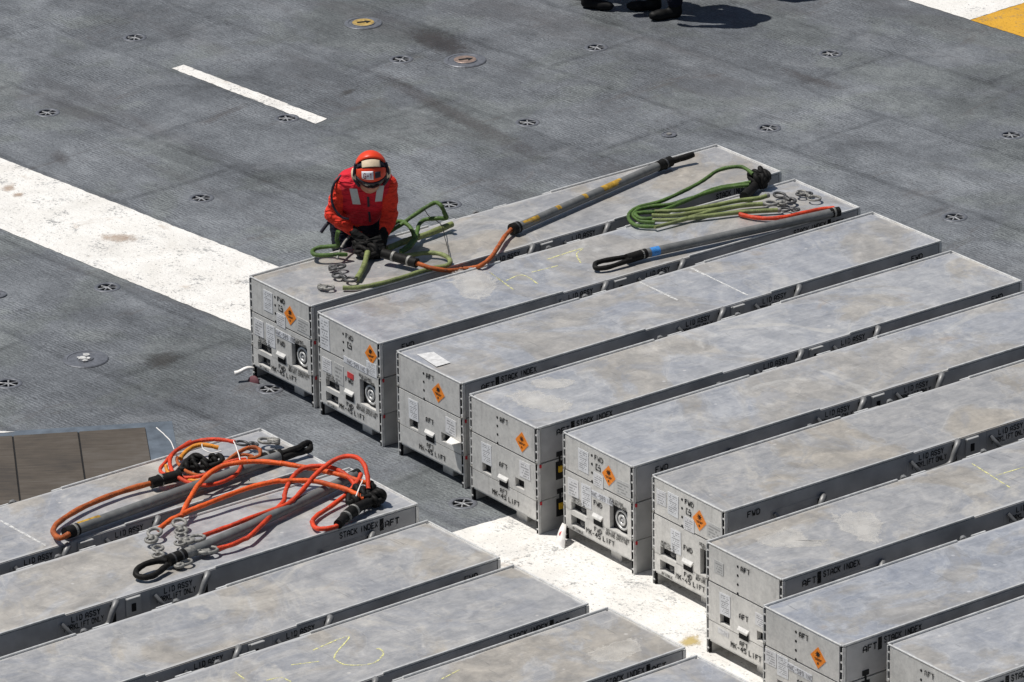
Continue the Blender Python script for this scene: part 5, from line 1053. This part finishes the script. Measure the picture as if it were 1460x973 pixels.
def build_person(label, J, hf, hu, vox, hand_dirs=None, vest='vest', jersey='jersey', marked=False):
    root = tag(empty('person', (J['rft'][0], J['rft'][1], 0)), label, 'person'); base = Vector((J['rft'][0], J['rft'][1], 0))
    j = {k: Vector(v)-base for k, v in J.items()}
    hf = Vector(hf).normalized(); hu = Vector(hu); hu = (hu-hf*hu.dot(hf)).normalized(); hr = hf.cross(hu)
    hc = j['head']; P = []; hs = .95 if marked else 1.0; hf_, hu_, hr_ = hf.copy(), hu.copy(), hr.copy(); hf, hu, hr = hf*hs, hu*hs, hr*hs
    def cap(a, b, ra, rb, m): P.append((tuple(a), tuple(b), ra, rb, m))
    SK, JE, TR, BO, LI = 0, 1, 2, 3, 4
    cap(hc+hu*.035-hf*.01, hc-hu*.01+hf*.005, .088, .080, SK); cap(hc-hu*.03+hf*.02, hc-hu*.085+hf*.045, .062, .040, SK)
    cap(hc-hu*.005+hf*.088, hc-hu*.038+hf*.103, .010, .0145, SK); cap(hc-hu*.068+hf*.080-hr*.018, hc-hu*.068+hf*.080+hr*.018, .0085, .0085, LI)
    cap(hc+hr*.078, hc+hr*.080-hu*.03, .016, .012, SK); cap(hc-hr*.078, hc-hr*.080-hu*.03, .016, .012, SK)
    cap(hc-hu*.06-hf*.02, j['neck'], .056, .062, SK)
    hump = 1.0 if marked else 0.0; mid = (j['rsh']+j['lsh'])/2; pel = j['pelvis']; sx = (j['rsh']-j['lsh']).normalized(); fwd = j['tf']; chest = mid.lerp(pel, .30)
    for s in (-1, 1):
        cap(mid+sx*s*.05, chest+sx*s*.07+fwd*.015, .080, .090, JE); cap(chest+sx*s*.07+fwd*.015, mid.lerp(pel, .72)+sx*s*.055+fwd*.01, .094, .092, JE); cap(mid.lerp(pel, .70)+sx*s*.05, pel+sx*s*.06, .098, .104, JE)
        cap(mid+sx*s*.03+Vector((0,.02,.045))*hump, mid+sx*s*.09+Vector((0,.01,.025))*hump, .075, .07, JE)
        cap(mid, mid+sx*s*((j['rsh']-j['lsh']).length/2-.02), .075, .068, JE)
    for a, s in (('r', 1), ('l', -1)):
        sh, el, wr = j[a+'sh'], j[a+'elb'], j[a+'wr']
        cap(sh, sh.lerp(el, .5), .064, .055, JE); cap(sh.lerp(el, .5), el, .055, .048, JE); cap(el, el.lerp(wr, .35), .050, .047, JE); cap(el.lerp(wr, .35), wr, .047, .033, JE)
        hp, kn, an, ft = pel+sx*s*.085-Vector((0,0,.03)), j[a+'kn'], j[a+'an'], j[a+'ft']; tf = j[a+'toe']
        cap(hp, hp.lerp(kn, .5), .100, .083, TR); cap(hp.lerp(kn, .5), kn, .083, .066, TR); cap(kn, kn.lerp(an, .35), .066, .066, TR); cap(kn.lerp(an, .35), an+Vector((0,0,.05)), .066, .062, TR)
        fl_ = Vector((ft.x, ft.y, 0)); tv = (Vector((tf.x, tf.y, 0))-fl_).normalized(); cap(an+Vector((0,0,.06)), fl_+Vector((0,0,.055))-tv*.03, .055, .045, BO); cap(fl_-tv*.04+Vector((0,0,.042)), fl_+tv*.10+Vector((0,0,.040)), .041, .040, BO); cap(fl_+tv*.10+Vector((0,0,.042)), fl_+tv*.165+Vector((0,0,.040)), .042, .037, BO)
    body = sdf_object('body', P, [M['skin'], M[jersey], M['navy'], M['boot'], M['lip']], root, vox, .028, .0055)
    # float vest: torso only, open over the arms
    Vp = []
    for s in (-1, 1):
        Vp += [(tuple(mid+sx*s*.055+Vector((0,0,.012))), tuple(chest+sx*s*.075+fwd*.02), .090, .105, 0), (tuple(chest+sx*s*.075+fwd*.02), tuple(mid.lerp(pel, .85)+sx*s*.06+fwd*.015), .110, .108, 0), (tuple(mid+sx*s*.04), tuple(mid+sx*s*((j['rsh']-j['lsh']).length/2-.035)), .090, .082, 0), (tuple(mid+sx*s*.03+Vector((0,.02,.045))*hump), tuple(mid+sx*s*.10+Vector((0,.01,.025))*hump), .088, .082, 0)]
    nk = np.array(j['neck']+hu*.0); hcn = np.array(hc)
    vs_ = sdf_object('vest', Vp, [M[vest]], root, max(vox, .012), .03, .004, cut=lambda X, Y, Z: .075-np.sqrt((X-nk[0])**2+(Y-nk[1])**2+(Z-nk[2]-.03)**2))
    # gloves with five fingers
    for a, s in (('r', 1), ('l', -1)):
        el, wr = j[a+'elb'], j[a+'wr']; d = (wr-el).normalized()
        if hand_dirs: hd, pn, sd_ = [Vector(v) for v in hand_dirs[a]]
        else: hd, pn, sd_ = d, -sx*s, fwd
        hp = hand_prims(wr, hd, pn, sd_, .45 if not hand_dirs else .62, 1.12); hp.append((tuple(wr-d*.06), tuple(wr+hd*.02), .038, .034, 0))
        sdf_object('glove', hp, [M['glove']], root, .0065, .008)
    hf, hu, hr = hf_*hs, hu_*hs, hr_*hs
    # cranial helmet (patches given by lateral angle and elevation)
    fr = (hr, hf, hu); c = hc+hu*.028
    h = empty('helmet', (0,0,0), 0, root)
    def shell(name, rad, lat, ele, th, mat, par, cc=c, nu=12, nv=14):
        vs = []
        for lay in (1+th, 1.0):
            for i in range(nu+1):
                e = math.radians(ele[0]+(ele[1]-ele[0])*i/nu)
                for q in range(nv+1):
                    l = math.radians(lat[0]+(lat[1]-lat[0])*q/nv)
                    vs.append(cc+(hr*(math.sin(l)*rad[0])+(hf*(math.cos(e)*rad[1])+hu*(math.sin(e)*rad[2]))*math.cos(l))*lay)
        n1 = (nu+1)*(nv+1); I = lambda l, i, q: l*n1+i*(nv+1)+q; fs = []
        for i in range(nu):
            for q in range(nv):
                fs += [(I(0,i,q), I(0,i,q+1), I(0,i+1,q+1), I(0,i+1,q)), (I(1,i,q), I(1,i+1,q), I(1,i+1,q+1), I(1,i,q+1))]
        for q in range(nv): fs += [(I(0,0,q), I(1,0,q), I(1,0,q+1), I(0,0,q+1)), (I(0,nu,q), I(0,nu,q+1), I(1,nu,q+1), I(1,nu,q))]
        for i in range(nu): fs += [(I(0,i,0), I(0,i+1,0), I(1,i+1,0), I(1,i,0)), (I(0,i,nv), I(1,i,nv), I(1,i+1,nv), I(0,i+1,nv))]
        m = MB(); m.add(vs, fs, 0, True); me = m.mesh(name); bm = bmesh.new(); bm.from_mesh(me); bmesh.ops.recalc_face_normals(bm, faces=bm.faces); bm.to_mesh(me); bm.free()
        return obj(name, me, mat, par)
    m = MB(); ell_patch(m, c, fr, (.098,.116,.110), (0, 98), (-180, 180), .02, 16, 30); obj('liner', m.mesh('liner'), M['dark_strap'], h)
    RD = (.108,.126,.120)
    fs_ = shell('front_shell', RD, (-66, 66), (-6, 44), .06, M['cranial'], h)
    shell('rear_shell', (.110,.124,.128), (-66, 66), (74, 195), .06, M['cranial'], h)
    shell('pad', RD, (-33, 33), (46, 70), .10, M['cream'], h)
    for s in (-1, 1): shell('pad_strap', RD, (32*s, 66*s), (54, 66), .05, M['dark_strap'], h, nu=4, nv=6)
    for s in (-1, 1):
        m = MB(); m.lathe([(.046,-.01),(.046,.014),(.040,.028),(.02,.036),(0,.037)], 20, hc+hr*s*.100-hu*.008, hr*s); obj('ear_cup', m.mesh('ear_cup'), M['cream'], h)
        m = MB(); m.lathe([(.052,-.016),(.056,.004),(.047,.010)], 20, hc+hr*s*.098-hu*.008, hr*s); m.tube(spline([hc+hr*s*.105+hu*.09+hf*.01, hc+hr*s*.118+hu*.03+hf*.03, hc+hr*s*.116-hu*.03+hf*.035, hc+hr*s*.085-hu*.085+hf*.04], 4), .011, 6); obj('ear_cup_ring', m.mesh('ear_cup_ring'), M['dark_strap'], h)
    shell('goggles', (.104,.120,.12), (-54, 54), (-46, -9), .10, M['lens'], h, cc=hc+hu*.022)
    shell('goggle_frame', (.108,.124,.12), (-62, 62), (-11, -5), .10, M['dark_strap'], h, cc=hc+hu*.022, nu=3)
    if marked:
        RL = tuple(x*1.066 for x in RD)
        lb = shell('helmet_label', RL, (-6, 36), (5, 33), .012, M['white_label'], fs_, nu=5, nv=8)
        e, l = math.radians(19), math.radians(12.5); q = c+(hr*(math.sin(l)*RL[0])+(hf*(math.cos(e)*RL[1])+hu*(math.sin(e)*RL[2]))*math.cos(l))*1.065
        nrm = (q-c).normalized(); rt = (-hr_+nrm*hr_.dot(nrm)).normalized(); up = nrm.cross(rt); m = MB(); put_text(m, 'G-1', q, rt, up, .034, wscale=.60, bold=.55); obj('helmet_print', m.mesh('helmet_print'), M['print_red'], lb)
        shell('black_patch', RL, (-33, -12), (8, 30), .012, M['dark_strap'], fs_, nu=4, nv=4)
    return root, vs_, base, (mid, chest, pel, sx, fwd)

cA = V2(BOXES['A']); yA = math.radians(BOXES['A'][2]); aA = Vector((math.cos(yA), math.sin(yA), 0)); bA = Vector((math.sin(yA), -math.cos(yA), 0))
locA = lambda x, y, z: cA+aA*x-bA*y+Vector((0,0,z))
JJ = {k: Vector(v) for k, v in J.items()}
HIP = locA(-1.0, .52, .88); JJ['pelvis'] = HIP.copy()
tf = Vector((.25, -.93, -.25)).normalized(); hb = Vector((HIP[0], HIP[1], 0)); JJ['rkn'] = hb-aA*.10+bA*.03+Vector((0,0,.46)); JJ['lkn'] = hb+aA*.12+bA*.03+Vector((0,0,.46))
JJ['ran'] = hb-aA*.13+Vector((0,0,.09)); JJ['lan'] = hb+aA*.14+Vector((0,0,.09)); JJ['rft'] = JJ['ran']*1; JJ['lft'] = JJ['lan']*1; JJ['rft'].z = 0; JJ['lft'].z = 0
JJ['rtoe'] = JJ['rft']-aA*.03+bA*.1; JJ['ltoe'] = JJ['lft']+aA*.02+bA*.1
JW = dict(JJ); JW['tf'] = tf+Vector((JJ['rft'].x, JJ['rft'].y, 0))     # directions survive the shift to the figure's base
rw, lw = JJ['rwr'], JJ['lwr']
hd = {'r': ((.55,-.55,-.55), (.55,-.25,-.8), (.45,-.75,.45)), 'l': ((-.35,-.65,-.62), (-.5,-.25,-.8), (-.45,-.75,.45))}
worker, vest_o, wb, wt_ = build_person('person in red vest and orange helmet bent over hoses on a container', JW, (.06,-.93,-.30), (0,-.3,1), .0115, hd, marked=True)
# reflective patches, zip, hose and belt on the vest
wb = wb.copy(); bvh = BVHTree.FromPolygons([v.co.copy() for v in vest_o.data.vertices], [tuple(p.vertices) for p in vest_o.data.polygons])
def vest_patch(name, centre, right, up, w, h, mat, off=.004, n=5):
    c = Vector(centre)-wb; d = Vector((.02, .93, -.36)).normalized(); right = Vector(right).normalized(); up = Vector(up).normalized(); vs = []
    for i in range(n+1):
        for k in range(n+1):
            o = c+right*(i/n-.5)*w+up*(k/n-.5)*h-d*.6; hit = bvh.ray_cast(o, d)
            vs.append((hit[0]-d*off) if hit[0] else o+d*.6)
    m = MB(); m.add(vs, [(i*(n+1)+k, (i+1)*(n+1)+k, (i+1)*(n+1)+k+1, i*(n+1)+k+1) for i in range(n) for k in range(n)], 0, True); return obj(name, m.mesh(name), mat, worker)
vest_patch('reflective_patch', PATCH[0], (1,0,-.06), (-.16,.36,.92), .052, .105, M['reflect'])
vest_patch('reflective_patch', PATCH[1], (1,0,.06), (.20,.36,.92), .046, .105, M['reflect'])
pc = (Vector(PATCH[0])+Vector(PATCH[1]))/2
vest_patch('zip', pc+Vector((.005,0,-.05)), (1,0,0), (0,.36,.92), .016, .26, M['dark_strap'])
vest_patch('black_tab', Vector(PATCH[1])+Vector((.012,.03,.085)), (1,0,0), (0,.36,.92), .024, .032, M['dark_strap'])
rs, re_ = JJ['rsh']-wb, JJ['relb']-wb
tube_part('inflation_tube', [rs+Vector((-.01,-.02,.075)), rs+Vector((-.055,-.05,.03)), rs.lerp(re_, .35)+Vector((-.05,-.065,.02)), rs.lerp(re_, .7)+Vector((-.01,-.085,.02)), re_+Vector((.06,-.10,.02)), re_+Vector((.11,-.09,.0))], .0085, M['dark_strap'], worker)
bl = MB(); q = re_+Vector((-.03,.0,-.06)); bl.tube(spline([q+Vector((.05,.03,.02)), q+Vector((.0,.0,-.0)), q+Vector((-.05,-.02,-.06))], 4), .012, 8); obj('belt_end', bl.mesh('belt_end'), M['dark_strap'], worker)

def standing(label, foot, facing, step, jersey, vest):
    f = Vector((math.cos(facing), math.sin(facing), 0)); s = Vector((f.y, -f.x, 0)); b = Vector(foot)
    X = lambda r, fw_, z: b+s*r+f*fw_+Vector((0,0,z))
    J_ = dict(head=X(0,.03,1.66), neck=X(0,0,1.50), rsh=X(.18,0,1.44), lsh=X(-.18,0,1.44), relb=X(.25,-.02,1.16), lelb=X(-.25,-.02,1.16), rwr=X(.22,.14,.96), lwr=X(-.22,.14,.96), pelvis=X(0,0,.95),
      rkn=X(.10,.02+step*.5,.50), lkn=X(-.10,.02-step*.5,.50), ran=X(.11,step-.02,.10), lan=X(-.11,-step-.02,.10), rft=X(.11,step,0), lft=X(-.11,-step,0), rtoe=X(.13,step+.1,0), ltoe=X(-.13,-step+.1,0))
    J_['tf'] = f+Vector((J_['rft'].x, J_['rft'].y, 0))
    return build_person(label, J_, f, (0,0,1), .017, None, vest, jersey)
f0 = [Vector(p) for p in FEET]
standing('person in black boots, left of the two pairs of boots at the top edge', (f0[0]+f0[1])/2, math.radians(-15), .07, 'jersey', 'vest')
standing('person in black boots and dark trousers, right pair of boots at the top edge', (f0[2]+f0[3])/2, math.radians(190), .06, 'jersey', 'vest')
standing('person whose shadow alone shows at the top right edge', f0[4]+Vector((0,.06,0)), math.radians(160), .05, 'jersey', 'vest')
